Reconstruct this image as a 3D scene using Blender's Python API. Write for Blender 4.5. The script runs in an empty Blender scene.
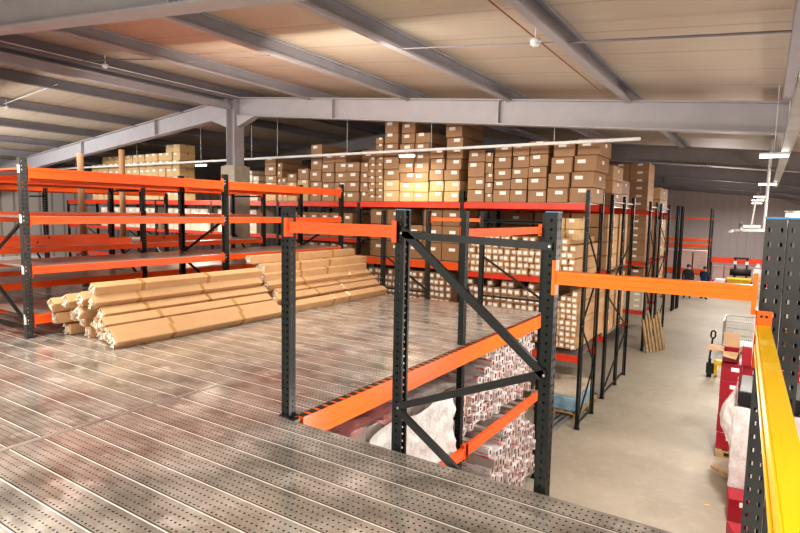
import bpy, math, random
from mathutils import Vector, Matrix
random.seed(7)
scene = bpy.context.scene
COL = scene.collection
FZ = -2.9            # concrete floor level; the steel mezzanine deck is z = 0

# ------------------------------------------------------------------ materials
def new_mat(name):
    m = bpy.data.materials.new(name); m.use_nodes = True
    nt = m.node_tree; nt.nodes.clear()
    out = nt.nodes.new('ShaderNodeOutputMaterial'); b = nt.nodes.new('ShaderNodeBsdfPrincipled')
    nt.links.new(b.outputs[0], out.inputs[0])
    return m, nt, b
def nd(nt, t, **kw):
    n = nt.nodes.new(t)
    for k, v in kw.items(): setattr(n, k, v)
    return n
def mth(nt, op, a, b=None, c=None):
    n = nt.nodes.new('ShaderNodeMath'); n.operation = op
    for i, v in enumerate((a, b, c)):
        if v is None: continue
        if isinstance(v, (int, float)): n.inputs[i].default_value = v
        else: nt.links.new(v, n.inputs[i])
    return n.outputs[0]
def mixc(nt, f, a, b, mode='MIX'):
    n = nt.nodes.new('ShaderNodeMix'); n.data_type = 'RGBA'; n.blend_type = mode
    for i, v in ((0, f), (6, a), (7, b)):
        if isinstance(v, (int, float)): n.inputs[i].default_value = v
        elif isinstance(v, tuple): n.inputs[i].default_value = (*v, 1) if len(v) == 3 else v
        else: nt.links.new(v, n.inputs[i])
    return n.outputs[2]
def noise(nt, vec, scale, detail=3, rough=.55):
    n = nd(nt, 'ShaderNodeTexNoise'); n.inputs['Scale'].default_value = scale
    n.inputs['Detail'].default_value = detail; n.inputs['Roughness'].default_value = rough
    if vec is not None: nt.links.new(vec, n.inputs['Vector'])
    return n.outputs[0]
def ramp(nt, v, a, b, clampx=True):
    n = nd(nt, 'ShaderNodeMapRange'); n.inputs[1].default_value = a; n.inputs[2].default_value = b
    nt.links.new(v, n.inputs[0]); return n.outputs[0]
def pos(nt, sc=(1, 1, 1), obj=False):
    if obj: v = nd(nt, 'ShaderNodeTexCoord').outputs['Object']
    else: v = nd(nt, 'ShaderNodeNewGeometry').outputs['Position']
    mp = nd(nt, 'ShaderNodeMapping'); mp.inputs['Scale'].default_value = sc
    nt.links.new(v, mp.inputs[0]); return mp.outputs[0]
def bump(nt, b, h, strength=.3, dist=.01):
    n = nd(nt, 'ShaderNodeBump'); n.inputs['Strength'].default_value = strength; n.inputs['Distance'].default_value = dist
    nt.links.new(h, n.inputs['Height']); nt.links.new(n.outputs[0], b.inputs['Normal'])

def paint(name, c, rough=.4, metal=0., var=.12, scale=3., spec=.5):
    m, nt, b = new_mat(name)
    n = noise(nt, pos(nt), scale, 4)
    c2 = tuple(x * (1 - var * 2) for x in c)
    nt.links.new(mixc(nt, ramp(nt, n, .35, .7), c, c2), b.inputs['Base Color'])
    b.inputs['Roughness'].default_value = rough; b.inputs['Metallic'].default_value = metal
    b.inputs['Specular IOR Level'].default_value = spec
    return m
M = {}
M['orange'] = paint('orange_beam_paint', (.86, .125, .018), .38, var=.06)
M['orange2'] = paint('bright_orange_paint', (.90, .150, .008), .38, var=.04)
M['redor'] = paint('red_orange_paint', (.72, .055, .018), .42, var=.08)
M['yellow'] = paint('yellow_orange_paint', (1.0, .66, .008), .5, var=.02)
M['orange3'] = paint('amber_orange_paint', (.95, .215, .010), .36, var=.03)
M['yel'] = paint('yellow_plastic', (.8, .5, .02), .4)
M['post'] = paint('dark_green_grey_paint', (.012, .0165, .016), .42, var=.15, spec=.35)
M['postl'] = paint('grey_post_paint', (.046, .052, .054), .42, var=.12)
M['black'] = paint('black_paint', (.012, .014, .015), .4)
M['rubber'] = paint('black_rubber', (.01, .01, .01), .7)
M['galv'] = paint('galvanised_steel', (.5, .5, .48), .35, .75, var=.15)
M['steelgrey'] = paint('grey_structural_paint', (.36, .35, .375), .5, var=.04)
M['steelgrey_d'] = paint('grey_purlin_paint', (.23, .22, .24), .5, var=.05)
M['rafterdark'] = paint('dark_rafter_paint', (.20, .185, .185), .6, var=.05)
M['white'] = paint('white_paint', (.75, .76, .76), .35)
M['bluecap'] = paint('blue_plastic_cap', (.10, .32, .62), .5)
M['stick'] = paint('sticker_paper', (.85, .82, .8), .5, var=.03)
M['label'] = paint('carton_label_paper', (.92, .90, .87), .55, var=.03)
M['tape'] = paint('packing_tape', (.46, .27, .10), .25)
M['rod'] = paint('red_conduit_paint', (.35, .10, .05), .5)
M['wood'] = paint('raw_wood', (.52, .36, .19), .7, var=.2, scale=9)
M['grey_rag'] = paint('dark_grey_ink', (.05, .045, .04), .6)

def cardboard(name, c, var=.22, rough=.65):
    m, nt, b = new_mat(name)
    r = nd(nt, 'ShaderNodeObjectInfo').outputs['Random']
    n = noise(nt, pos(nt, (1, 1, 3)), 6, 4)
    base = mixc(nt, r, c, tuple(x * (1 - var) for x in c))
    col = mixc(nt, ramp(nt, n, .3, .8), base, tuple(x * .8 for x in c))
    nt.links.new(col, b.inputs['Base Color'])
    b.inputs['Roughness'].default_value = rough
    bump(nt, b, n, .15, .004)
    return m
M['card'] = cardboard('brown_cardboard', (.44, .265, .145))
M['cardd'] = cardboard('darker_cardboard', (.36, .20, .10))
M['cardl'] = cardboard('pale_kraft_cardboard', (.60, .375, .20), .14)
M['cardy'] = cardboard('light_yellow_cardboard', (.70, .50, .26), .12)
M['cardw'] = cardboard('whitish_cardboard', (.72, .62, .50), .12)
M['red'] = cardboard('red_printed_cardboard', (.38, .014, .030), .3, .4)
M['pink'] = cardboard('pink_wrapped_cardboard', (.70, .50, .46), .15, .4)

# long printed bundles wrapped in clear film: white, grey and red patches
def bundle_mat(name, a, b_, c, t=.5):
    m, nt, b = new_mat(name)
    r = nd(nt, 'ShaderNodeObjectInfo').outputs['Random']
    v = pos(nt, (1, 7, 5)); n1 = noise(nt, v, 3.4, 3, .7); n2 = noise(nt, pos(nt, (1, 5, 7)), 4.1, 2)
    base = mixc(nt, r, a, tuple(x * .72 for x in a))
    col = mixc(nt, ramp(nt, n1, t, t + .05), base, b_)
    col = mixc(nt, ramp(nt, n2, .62, .66), col, c)
    nt.links.new(col, b.inputs['Base Color']); b.inputs['Roughness'].default_value = .22
    bump(nt, b, noise(nt, pos(nt), 25, 3), .5, .01)
    return m
M['bundle'] = bundle_mat('printed_film_wrap', (.86, .81, .80), (.42, .34, .33), (.68, .10, .10), .56)
M['bundle2'] = bundle_mat('grey_brown_film_wrap', (.66, .55, .52), (.36, .28, .26), (.62, .12, .11), .58)
M['bundleside'] = bundle_mat('beige_board_side', (.56, .48, .44), (.46, .38, .35), (.36, .30, .27), .6)

def film(name, c, alpha, rough=.12, bs=.9):
    m, nt, b = new_mat(name)
    b.inputs['Base Color'].default_value = (*c, 1); b.inputs['Roughness'].default_value = rough
    n = noise(nt, pos(nt, (1, 1, .6)), 7, 5, .7)
    nt.links.new(mth(nt, 'ADD', mth(nt, 'MULTIPLY', ramp(nt, n, .35, .75), .35), alpha - .15), b.inputs['Alpha'])
    bump(nt, b, n, bs, .05)
    return m
M['film'] = film('clear_stretch_film', (1., .99, .98), .74)
M['filmred'] = film('red_printed_film', (.95, .42, .42), .72)
M['filmw'] = film('crumpled_white_film', (.80, .79, .78), .95, .2, 1.)

# perforated galvanised deck
def deck_mat(name, rowpitch=.215, dark=1.):
    m, nt, b = new_mat(name)
    g = nd(nt, 'ShaderNodeNewGeometry').outputs['Position']
    s = nd(nt, 'ShaderNodeSeparateXYZ'); nt.links.new(g, s.inputs[0])
    X, Y = s.outputs[0], s.outputs[1]
    yy = mth(nt, 'SUBTRACT', Y, .094)
    fy = mth(nt, 'MODULO', mth(nt, 'ADD', yy, 21.5), rowpitch)            # 0..pitch inside one plank
    seam = mth(nt, 'LESS_THAN', fy, .0085)
    seamd = mth(nt, 'LESS_THAN', mth(nt, 'ABSOLUTE', mth(nt, 'SUBTRACT', fy, .015)), .004)
    # hole rows
    rp = .0475
    fr = mth(nt, 'MODULO', mth(nt, 'ADD', fy, -.012 + rp * 2), rp)
    dy = mth(nt, 'SUBTRACT', fr, rp * .5)
    fx = mth(nt, 'MODULO', mth(nt, 'ADD', X, 50.), .036)
    dx = mth(nt, 'SUBTRACT', fx, .018)
    d = mth(nt, 'SQRT', mth(nt, 'ADD', mth(nt, 'MULTIPLY', dx, dx), mth(nt, 'MULTIPLY', dy, dy)))
    hole = mth(nt, 'LESS_THAN', d, .0066)
    ring = mth(nt, 'LESS_THAN', d, .0085)
    big = noise(nt, pos(nt, (1, 1.6, 1)), 1.1, 5, .62)
    med = noise(nt, pos(nt, (1, 1.5, 1)), 2.2, 4, .6)
    fine = noise(nt, pos(nt, (1, 1.6, 1)), 9, 5, .75)
    c = mixc(nt, ramp(nt, med, .36, .66), (.29 * dark, .27 * dark, .24 * dark), (.62 * dark, .59 * dark, .55 * dark))
    c = mixc(nt, mth(nt, 'MULTIPLY', ramp(nt, big, .52, .68), .5), c, (.42 * dark, .31 * dark, .27 * dark))
    c = mixc(nt, mth(nt, 'MULTIPLY', ramp(nt, noise(nt, pos(nt, (1, 1.5, 1)), 2.7, 4), .58, .72), .7), c, (.95 * dark, .92 * dark, .89 * dark))
    c = mixc(nt, mth(nt, 'MULTIPLY', ramp(nt, fine, .58, .68), .35), c, (.28, .25, .22))
    c = mixc(nt, mth(nt, 'MULTIPLY', mth(nt, 'SUBTRACT', ring, hole), .25), c, (.7, .68, .66))
    c = mixc(nt, hole, c, (.015, .012, .012))
    c = mixc(nt, seamd, c, (.12, .10, .09))
    c = mixc(nt, seam, c, (.80, .78, .75))
    nt.links.new(c, b.inputs['Base Color'])
    nt.links.new(mth(nt, 'MULTIPLY', mth(nt, 'SUBTRACT', 1., mth(nt, 'MAXIMUM', seam, hole)), .42), b.inputs['Metallic'])
    rg = mth(nt, 'ADD', mth(nt, 'MULTIPLY', ramp(nt, med, .3, .8), .12), .11)
    rg = mth(nt, 'ADD', rg, mth(nt, 'MULTIPLY', ramp(nt, fine, .45, .75), .12))
    nt.links.new(rg, b.inputs['Roughness'])
    h = mth(nt, 'ADD', mth(nt, 'MULTIPLY', med, .6), mth(nt, 'MULTIPLY', noise(nt, pos(nt, (.5, 3, 1)), 9, 2), .6))
    bump(nt, b, h, .05, .006)
    return m
M['deck'] = deck_mat('perforated_galvanised_deck')
M['shelf'] = paint('grey_steel_shelf', (.62, .58, .56), .3, .6, var=.2, scale=2)

# concrete
m, nt, b = new_mat('concrete_floor')
n1 = noise(nt, pos(nt), .5, 5, .6); n2 = noise(nt, pos(nt), 4.5, 5, .7)
c = mixc(nt, ramp(nt, n1, .35, .7), (.40, .355, .285), (.30, .262, .21))
c = mixc(nt, mth(nt, 'MULTIPLY', ramp(nt, n2, .5, .75), .4), c, (.52, .48, .42))
nt.links.new(c, b.inputs['Base Color']); b.inputs['Roughness'].default_value = .5
M['floor'] = m
m, nt, b = new_mat('concrete_pier')
n1 = noise(nt, pos(nt), 3, 5, .6)
nt.links.new(mixc(nt, ramp(nt, n1, .3, .7), (.44, .40, .34), (.30, .27, .22)), b.inputs['Base Color']); b.inputs['Roughness'].default_value = .8
M['pier'] = m
# roof sheet: translucent beige panels with fine ribs across the slope
m, nt, b = new_mat('roof_sheet')
g = nd(nt, 'ShaderNodeNewGeometry').outputs['Position']; s = nd(nt, 'ShaderNodeSeparateXYZ'); nt.links.new(g, s.inputs[0])
rib = mth(nt, 'MODULO', mth(nt, 'ADD', s.outputs[1], 20.), .25)
ribm = mth(nt, 'LESS_THAN', rib, .03)
joint = mth(nt, 'LESS_THAN', mth(nt, 'MODULO', mth(nt, 'ADD', s.outputs[1], 20.3), 1.0), .035)
n1 = noise(nt, pos(nt, (.5, .9, 1)), .8, 4, .6); n2 = noise(nt, pos(nt, (.12, 7, .1)), 3, 4, .7)
c = mixc(nt, ramp(nt, n1, .35, .65), (.49, .445, .365), (.46, .385, .315))
c = mixc(nt, mth(nt, 'MULTIPLY', ramp(nt, n2, .4, .7), .3), c, (.36, .32, .26))
c = mixc(nt, mth(nt, 'MULTIPLY', ribm, .16), c, (.34, .28, .22))
c = mixc(nt, mth(nt, 'MULTIPLY', joint, .5), c, (.25, .20, .16))
nt.links.new(c, b.inputs['Base Color']); b.inputs['Roughness'].default_value = .62
bump(nt, b, ribm, .2, .01)
M['roof'] = m
# corrugated wall cladding
def clad(name, axis, c1, c2):
    m, nt, b = new_mat(name)
    g = nd(nt, 'ShaderNodeNewGeometry').outputs['Position']; s = nd(nt, 'ShaderNodeSeparateXYZ'); nt.links.new(g, s.inputs[0])
    f = mth(nt, 'MODULO', mth(nt, 'ADD', s.outputs[axis], 100.), .5)
    r = mth(nt, 'LESS_THAN', f, .09)
    nt.links.new(mixc(nt, r, c1, c2), b.inputs['Base Color']); b.inputs['Roughness'].default_value = .5
    bump(nt, b, r, .5, .03)
    return m
M['wallL'] = clad('left_wall_cladding', 1, (.62, .57, .53), (.36, .33, .31))
M['wallF'] = clad('far_wall_cladding', 0, (.56, .51, .50), (.53, .48, .47))

def emis(name, c, s):
    m = bpy.data.materials.new(name); m.use_nodes = True; nt = m.node_tree; nt.nodes.clear()
    o = nt.nodes.new('ShaderNodeOutputMaterial'); e = nt.nodes.new('ShaderNodeEmission')
    e.inputs[0].default_value = (*c, 1); e.inputs[1].default_value = s; nt.links.new(e.outputs[0], o.inputs[0]); return m
M['tube'] = emis('lit_fluorescent_tube', (.95, 1., .93), 7)

# ------------------------------------------------------------------ mesh helpers
class MB:
    def __init__(s): s.v = []; s.f = []; s.mi = []
    def quad(s, a, b, c, d, m=0):
        i = len(s.v); s.v += [tuple(a), tuple(b), tuple(c), tuple(d)]; s.f.append((i, i+1, i+2, i+3)); s.mi.append(m)
    def box(s, x0, x1, y0, y1, z0, z1, m=0):
        i = len(s.v)
        s.v += [(x0,y0,z0),(x1,y0,z0),(x1,y1,z0),(x0,y1,z0),(x0,y0,z1),(x1,y0,z1),(x1,y1,z1),(x0,y1,z1)]
        for q in ((0,3,2,1),(4,5,6,7),(0,1,5,4),(1,2,6,5),(2,3,7,6),(3,0,4,7)): s.f.append(tuple(i+k for k in q)); s.mi.append(m)
    def bar(s, p, q, w, h, up=(0,0,1), m=0, off=(0,0)):
        p = Vector(p); q = Vector(q); d = (q-p).normalized(); u = Vector(up)
        sd = d.cross(u)
        if sd.length < 1e-4: sd = d.cross(Vector((1,0,0)))
        sd.normalize(); u = sd.cross(d).normalized()
        i = len(s.v)
        for e in (p, q):
            for a, b in ((-1,-1),(1,-1),(1,1),(-1,1)):
                s.v.append(tuple(e + sd*(a*w/2+off[0]) + u*(b*h/2+off[1])))
        for k in range(4): s.f.append((i+k, i+(k+1)%4, i+4+(k+1)%4, i+4+k)); s.mi.append(m)
        s.f.append((i+3,i+2,i+1,i)); s.mi.append(m); s.f.append((i+4,i+5,i+6,i+7)); s.mi.append(m)
    def cyl(s, p, q, r, n=12, m=0, r2=None):
        p = Vector(p); q = Vector(q); d = (q-p).normalized(); a = d.orthogonal().normalized(); b = d.cross(a)
        i = len(s.v); r2 = r if r2 is None else r2
        for e, rr in ((p, r), (q, r2)):
            for k in range(n):
                t = 2*math.pi*k/n; s.v.append(tuple(e + a*rr*math.cos(t) + b*rr*math.sin(t)))
        for k in range(n): s.f.append((i+k, i+(k+1)%n, i+n+(k+1)%n, i+n+k)); s.mi.append(m)
        s.f.append(tuple(i+k for k in range(n-1,-1,-1))); s.mi.append(m); s.f.append(tuple(i+n+k for k in range(n))); s.mi.append(m)
    def path(s, pts, r, n=8, m=0):
        for a, b in zip(pts[:-1], pts[1:]): s.cyl(a, b, r, n, m)
    def ibeam(s, p, q, h, w, tf=.02, tw=.014, up=(0,0,1), m=0):
        s.bar(p, q, w, tf, up, m, (0, h/2-tf/2)); s.bar(p, q, w, tf, up, m, (0, -h/2+tf/2)); s.bar(p, q, tw, h-2*tf, up, m)
    def cpurlin(s, p, q, h, w, m=0):
        s.bar(p, q, .012, h, m=m, off=(-w/2, 0)); s.bar(p, q, w, .012, m=m, off=(0, h/2)); s.bar(p, q, w, .012, m=m, off=(0, -h/2))
        s.bar(p, q, .012, .03, m=m, off=(w/2, h/2-.015)); s.bar(p, q, .012, .03, m=m, off=(w/2, -h/2+.015))
    def mesh(s, name, mats, smooth=False):
        me = bpy.data.meshes.new(name); me.from_pydata(s.v, [], s.f)
        for x in (mats if isinstance(mats, (list, tuple)) else [mats]): me.materials.append(x)
        me.polygons.foreach_set('material_index', s.mi)
        if smooth: me.polygons.foreach_set('use_smooth', [True]*len(s.f))
        me.update(); return me
    def build(s, name, mats, parent=None, smooth=False, bevel=0):
        o = link(name, s.mesh(name, mats, smooth), parent)
        if bevel:
            b = o.modifiers.new('bevel', 'BEVEL'); b.width = bevel; b.segments = 2
        return o
def link(name, data, parent=None, loc=None, rot=None):
    o = bpy.data.objects.new(name, data); COL.objects.link(o)
    if parent is not None: o.parent = parent
    if loc is not None: o.location = loc
    if rot is not None: o.rotation_euler = rot
    return o
def tag(o, label, cat, group=None, kind=None):
    o['label'] = label; o['category'] = cat
    if group: o['group'] = group
    if kind: o['kind'] = kind
    return o
def thing(name, label, cat, loc=(0,0,0), group=None, rot=(0,0,0)):
    o = link(name, None, None, loc, rot); o.empty_display_size = .1
    return tag(o, label, cat, group)
def struct(name, mb, mats):
    o = mb.build(name, mats); o['kind'] = 'structure'; return o
ORD = ['first','second','third','fourth','fifth','sixth','seventh','eighth','ninth','tenth','eleventh','twelfth','thirteenth','fourteenth','fifteenth','sixteenth','seventeenth','eighteenth','nineteenth','twentieth','twenty-first','twenty-second','twenty-third','twenty-fourth','twenty-fifth','twenty-sixth']
def level_word(k, n):
    if n == 1: return 'single'
    if k == 0: return 'bottom'
    if k == n-1: return 'top'
    return ORD[k] + ' up'

# ------------------------------------------------------------------ perforated upright
_post = {}
def strip(mb, o, u, L, cols, hw, z0, z1, pitch, hh):
    """vertical sheet from o along unit u, length L, with punched hole columns"""
    o = Vector(o); u = Vector(u); edges = [0.]
    for c in cols: edges += [c-hw, c+hw]
    edges.append(L)
    P = lambda a, z: (o.x+u.x*a, o.y+u.y*a, z)
    for i in range(0, len(edges), 2):
        a, b = edges[i], edges[i+1]; mb.quad(P(a,z0), P(b,z0), P(b,z1), P(a,z1))
    n = int((z1-z0)/pitch)
    for c in cols:
        a, b = c-hw, c+hw; z = z0
        for k in range(n):
            zc = z0 + (k+.5)*pitch
            mb.quad(P(a,z), P(b,z), P(b,zc-hh), P(a,zc-hh)); z = zc+hh
        mb.quad(P(a,z), P(b,z), P(b,z1), P(a,z1))
def post_mesh(h, mat='post', w=.082, d=.07):
    """C-shaped rack upright: web faces local -Y (two slot columns), flanges +-X (one column), lips behind. z 0..h"""
    k = (round(h, 2), mat, w, d)
    if k in _post: return _post[k]
    mb = MB(); p = .066 if mat == 'postl' and w > .083 else .05
    strip(mb, (-w/2,-d/2,0), (1,0,0), w, [w*.25, w*.75], .0066, 0, h, p, .0098)
    mb.quad((-w*.06,-d/2+.008,0), (w*.06,-d/2+.008,0), (w*.06,-d/2+.008,h), (-w*.06,-d/2+.008,h))
    for s in (-1, 1):
        strip(mb, (s*w/2,-d/2,0), (0,1,0), d, [d*.5], .0065, 0, h, p, .007)
        strip(mb, (s*w/2,d/2,0), (-s,0,0), w*.24, [], .0, 0, h, p, .01)
    for s in (-1, 1):                               # thin inner skin so edges read as sheet
        mb.box(s*w*.26-.002, s*w*.26+.002, d/2-.015, d/2, 0, h)
    _post[k] = mb.mesh('upright', M[mat]); return _post[k]
def post(parent, x, y, z0, z1, face, mat='post', foot=True, w=.082, d=.07, name='upright'):
    """face: angle so that web (-Y local) looks along it"""
    o = link(name, post_mesh(z1-z0, mat, w, d), parent, (x,y,z0), (0,0,face))
    if foot:
        fm = MB(); fm.box(-w*.7, w*.7, -d*.75, d*.75, 0, .006); fm.build('foot_plate', M[mat], o)
    return o
def brace_set(parent, p1, p2, z0, z1, step=1.0, mat='post', flip=False, r=.035, first=True):
    (x1,y1),(x2,y2) = p1, p2; z = z0+.12; k = 0
    def br(a, b):
        mb = MB(); mb.bar(a, b, .03, .032); mb.build('brace', M[mat], parent)
    br((x1,y1,z), (x2,y2,z))
    while z+step < z1-.05:
        a, b = ((x1,y1),(x2,y2)) if (k % 2 == 0) != flip else ((x2,y2),(x1,y1))
        br((*a, z+.03), (*b, z+step-.03)); z += step; k += 1
    br((x1,y1,z1-.15), (x2,y2,z1-.15))
_beam = {}
def beam(parent, a, b, ztop, h=.12, t=.05, mat='orange', conn=True, side=0, inset=.05, name='beam', cw=.055, ch=.04):
    """box beam between plan points a and b with hooked end plates"""
    a = Vector((*a,0)); b = Vector((*b,0)); d = (b-a).normalized(); L = (b-a).length
    o = MB(); x0 = inset; x1 = L-inset
    # stepped box section with a rolled seam
    o.box(x0, x1, -t/2, t/2, -h, 0)
    o.box(x0, x1, -t/2-.004, -t/2, -h, -h*.72); o.box(x0, x1, -t/2-.004, -t/2, -h*.28, 0)
    o.box(x0, x1, t/2, t/2+.004, -h, -h*.72); o.box(x0, x1, t/2, t/2+.004, -h*.28, 0)
    ob = o.build(name, M[mat], parent, bevel=.003); ob.location = (a.x, a.y, ztop); ob.rotation_euler = (0,0,math.atan2(d.y, d.x))
    if conn:
        for xx in (x0, x1):
            c = MB(); s = 1 if xx == x0 else -1
            ct = 0. if mat == 'redor' else ch
            c.box(min(xx,xx+s*.008), max(xx,xx+s*.008), -.03, .03, -h-ch, ct)
            c.box(min(xx-s*cw,xx), max(xx-s*cw,xx), side*.03-.003, side*.03+.003, -h-ch, ct)
            c.build('connector', M[mat], ob)
    return ob
def sticker(parent, x, y, z, w=.05, h=.09, n='-y', mat='stick', name='sticker'):
    mb = MB()
    if n == '-y': mb.box(x-w/2, x+w/2, y-.002, y, z-h/2, z+h/2)
    else: mb.box(x, x+.002, y-w/2, y+w/2, z-h/2, z+h/2)
    return mb.build(name, M[mat], parent)

# ------------------------------------------------------------------ cartons
_box = {}
def carton_meshes(w, d, h, mat, faces):
    k = (round(w,2), round(d,2), round(h,2), mat, faces)
    if k in _box: return _box[k]
    w, d, h = k[:3]
    mb = MB(); e = .006
    # chamfered carton body
    i = 0
    mb.box(-w/2, w/2, -d/2, d/2, 0, h)
    body = mb.mesh('carton', M[mat])
    tp = MB(); tw = min(.05, w*.14)
    tp.box(-w/2-.002, w/2+.002, -tw/2, tw/2, h-.004, h+.002)          # along the top seam
    tp.box(-w/2-.003, -w/2-.001, -tw/2, tw/2, h*.72, h)
    tp.box(w/2+.001, w/2+.003, -tw/2, tw/2, h*.72, h)
    tape = tp.mesh('packing_tape', M['tape'])
    lb = MB(); rr = random.Random(hash(k) & 0xffff); u = rr.uniform(-.2, .22)*w; lw = min(.17, w*.38); lh = min(.075, h*.34)
    zc = h*rr.uniform(.6, .86)
    if 'f' in faces: lb.box(u-lw/2, u+lw/2, -d/2-.004, -d/2-.001, zc-lh/2, zc+lh/2)
    lr = MB(); lab = []
    if 'r' in faces: lr.box(w/2+.001, w/2+.004, -lw/2, lw/2, zc-lh/2, zc+lh/2)
    lab = [q.mesh('shipping_label', M['label']) for q in (lb, lr) if q.f]
    _box[k] = (body, tape, lab); return _box[k]
def carton(x, y, z, w, d, h, mat, label, group, rz=0, faces='f', tape=True, bev=True, name='carton', cat='box', rx=0, ry=0):
    """front-bottom-centre at x,y,z (front looks -Y)"""
    body, tp, lab = carton_meshes(w, d, h, mat, faces)
    o = link(name, body, None, (x, y+d/2, z), (rx,ry,rz)); tag(o, label, cat, group)
    if tape: link('packing_tape', tp, o)
    for q in lab: link('shipping_label', q, o)
    if bev:
        b = o.modifiers.new('bevel', 'BEVEL'); b.width = .008; b.segments = 1
    return o

# ================================================================== CAMERA
f = 560.22; yaw = .57364; pitch = .095057; roll = .019304
Fv = Vector((-math.sin(yaw)*math.cos(pitch), math.cos(yaw)*math.cos(pitch), -math.sin(pitch)))
Rv = Vector((math.cos(yaw), math.sin(yaw), 0)); Uv = Rv.cross(Fv)
R2 = Rv*math.cos(roll)+Uv*math.sin(roll); U2 = -Rv*math.sin(roll)+Uv*math.cos(roll)
cd = bpy.data.cameras.new('camera'); cam = bpy.data.objects.new('camera', cd); COL.objects.link(cam)
cam.matrix_world = Matrix(((R2.x,U2.x,-Fv.x,0),(R2.y,U2.y,-Fv.y,0),(R2.z,U2.z,-Fv.z,1.6),(0,0,0,1)))
cd.sensor_width = 36; cd.lens = f*36/800; cd.clip_start = .05; cd.clip_end = 300
scene.camera = cam

# ================================================================== SHELL
XL, XR, YB, YF, XC = -26.5, 3.2, -4.0, 45.0, -11.6
SL = .0985
def zb(x): return 4.0 - SL*abs(x-XC)          # underside of the rafters
RD = .46                                       # rafter depth
def zr(x): return zb(x)+RD+.2                   # roof sheet
mb = MB(); mb.box(XL-.3, XR+.3, YB, YF+.3, FZ-.2, FZ); struct('floor', mb, M['floor'])
mb = MB()
for xa, xb in ((XL-.3, XC), (XC, XR+.3)):
    za, zz = zr(xa), zr(xb)
    mb.quad((xa,YB,za), (xa,YF+.3,za), (xb,YF+.3,zz), (xb,YB,zz)); mb.quad((xa,YB,za+.1), (xb,YB,zz+.1), (xb,YF+.3,zz+.1), (xa,YF+.3,za+.1))
struct('ceiling', mb, M['roof'])
mb = MB(); mb.box(XL-.2, XL, YB, YF, FZ, zr(XL)+.05); struct('wall_left', mb, M['wallL'])
mb = MB(); mb.box(XR, XR+.2, YB, YF, FZ, zr(XR)+.05); struct('wall_right', mb, M['wallF'])
mb = MB()
mb.v = [(XL,YF,FZ),(XR,YF,FZ),(XR,YF,zr(XR)),(XC,YF,zr(XC)),(XL,YF,zr(XL)),(XL,YF+.2,FZ),(XR,YF+.2,FZ),(XR,YF+.2,zr(XR)),(XC,YF+.2,zr(XC)),(XL,YF+.2,zr(XL))]
mb.f = [(0,1,2,3,4),(9,8,7,6,5)]; mb.mi = [0,0]
struct('wall_far', mb, M['wallF'])

# rafters
frame_names = ['nearest steel roof rafter crossing the top left of the view', 'large grey steel rafter seated on the column beside the left racks',
 'dark steel rafter, first one behind the large grey rafter', 'second dark steel rafter behind the large grey rafter', 'third dark rafter behind the large grey one, above the far racks',
 'fourth rafter behind the large grey one, close to the far wall']
for k in range(6):
    Y = 3.1+6.9*k
    r = thing('steel_rafter', frame_names[k], 'roof beam', (XC, Y, zb(XC)), 'steel roof rafters')
    for sgn, xe, nm in ((-1, XL, 'rafter_half'), (1, XR, 'rafter_half')):
        xe -= sgn*.03; g0 = .17 if k == 1 else 0
        b_ = MB(); p = (sgn*g0, 0, RD/2-SL*g0); q = (xe-XC, 0, zb(xe)-zb(XC)+RD/2)
        b_.ibeam(p, q, RD, .22, .022, .014)
        # splice stiffener plates
        nst = [3.3, 7.3]
        for t in nst:
            fx = sgn*t; b_.box(fx-.012, fx+.012, -.1, .1, -SL*t+.02, -SL*t+RD-.02); 
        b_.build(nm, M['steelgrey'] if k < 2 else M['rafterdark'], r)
        # eaves haunch
        hb = MB(); x1 = xe-XC; x0 = x1-sgn*2.6
        z0 = zb(XC+x0)-zb(XC); z1 = zb(xe)-zb(XC)
        hb.v = [(x0,-.1,z0),(x1,-.1,z1),(x1,-.1,z1-.75),(x0,.1,z0),(x1,.1,z1),(x1,.1,z1-.75)]
        hb.f = [(0,1,2),(5,4,3),(0,2,5,3),(0,3,4,1),(1,4,5,2)]; hb.mi = [0]*5
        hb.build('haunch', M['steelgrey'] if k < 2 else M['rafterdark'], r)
        cb = MB(); zc = z1-.05; cb.box(x1-sgn*.02-.14 if sgn > 0 else x1+.01, x1-.01 if sgn > 0 else x1+.15, -.11, .11, FZ-zb(XC), zc)
        cb.build('wall_column', M['steelgrey'], r)
    # ridge haunch at the column
    for sgn in (-1, 1):
        hb = MB()
        g0 = sgn*.17; i = len(hb.v); hb.v += [(g0,-.1,-.02),(sgn*.8,-.1,-SL*.8),(g0,-.1,-.30),(g0,.1,-.02),(sgn*.8,.1,-SL*.8),(g0,.1,-.30)]
        for q in ((0,1,2),(5,4,3),(1,4,5,2)): hb.f.append(tuple(i+t for t in q)); hb.mi.append(0)
        if k >= 1: hb.build('ridge_haunch', M['steelgrey'] if k < 2 else M['rafterdark'], r)

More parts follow.
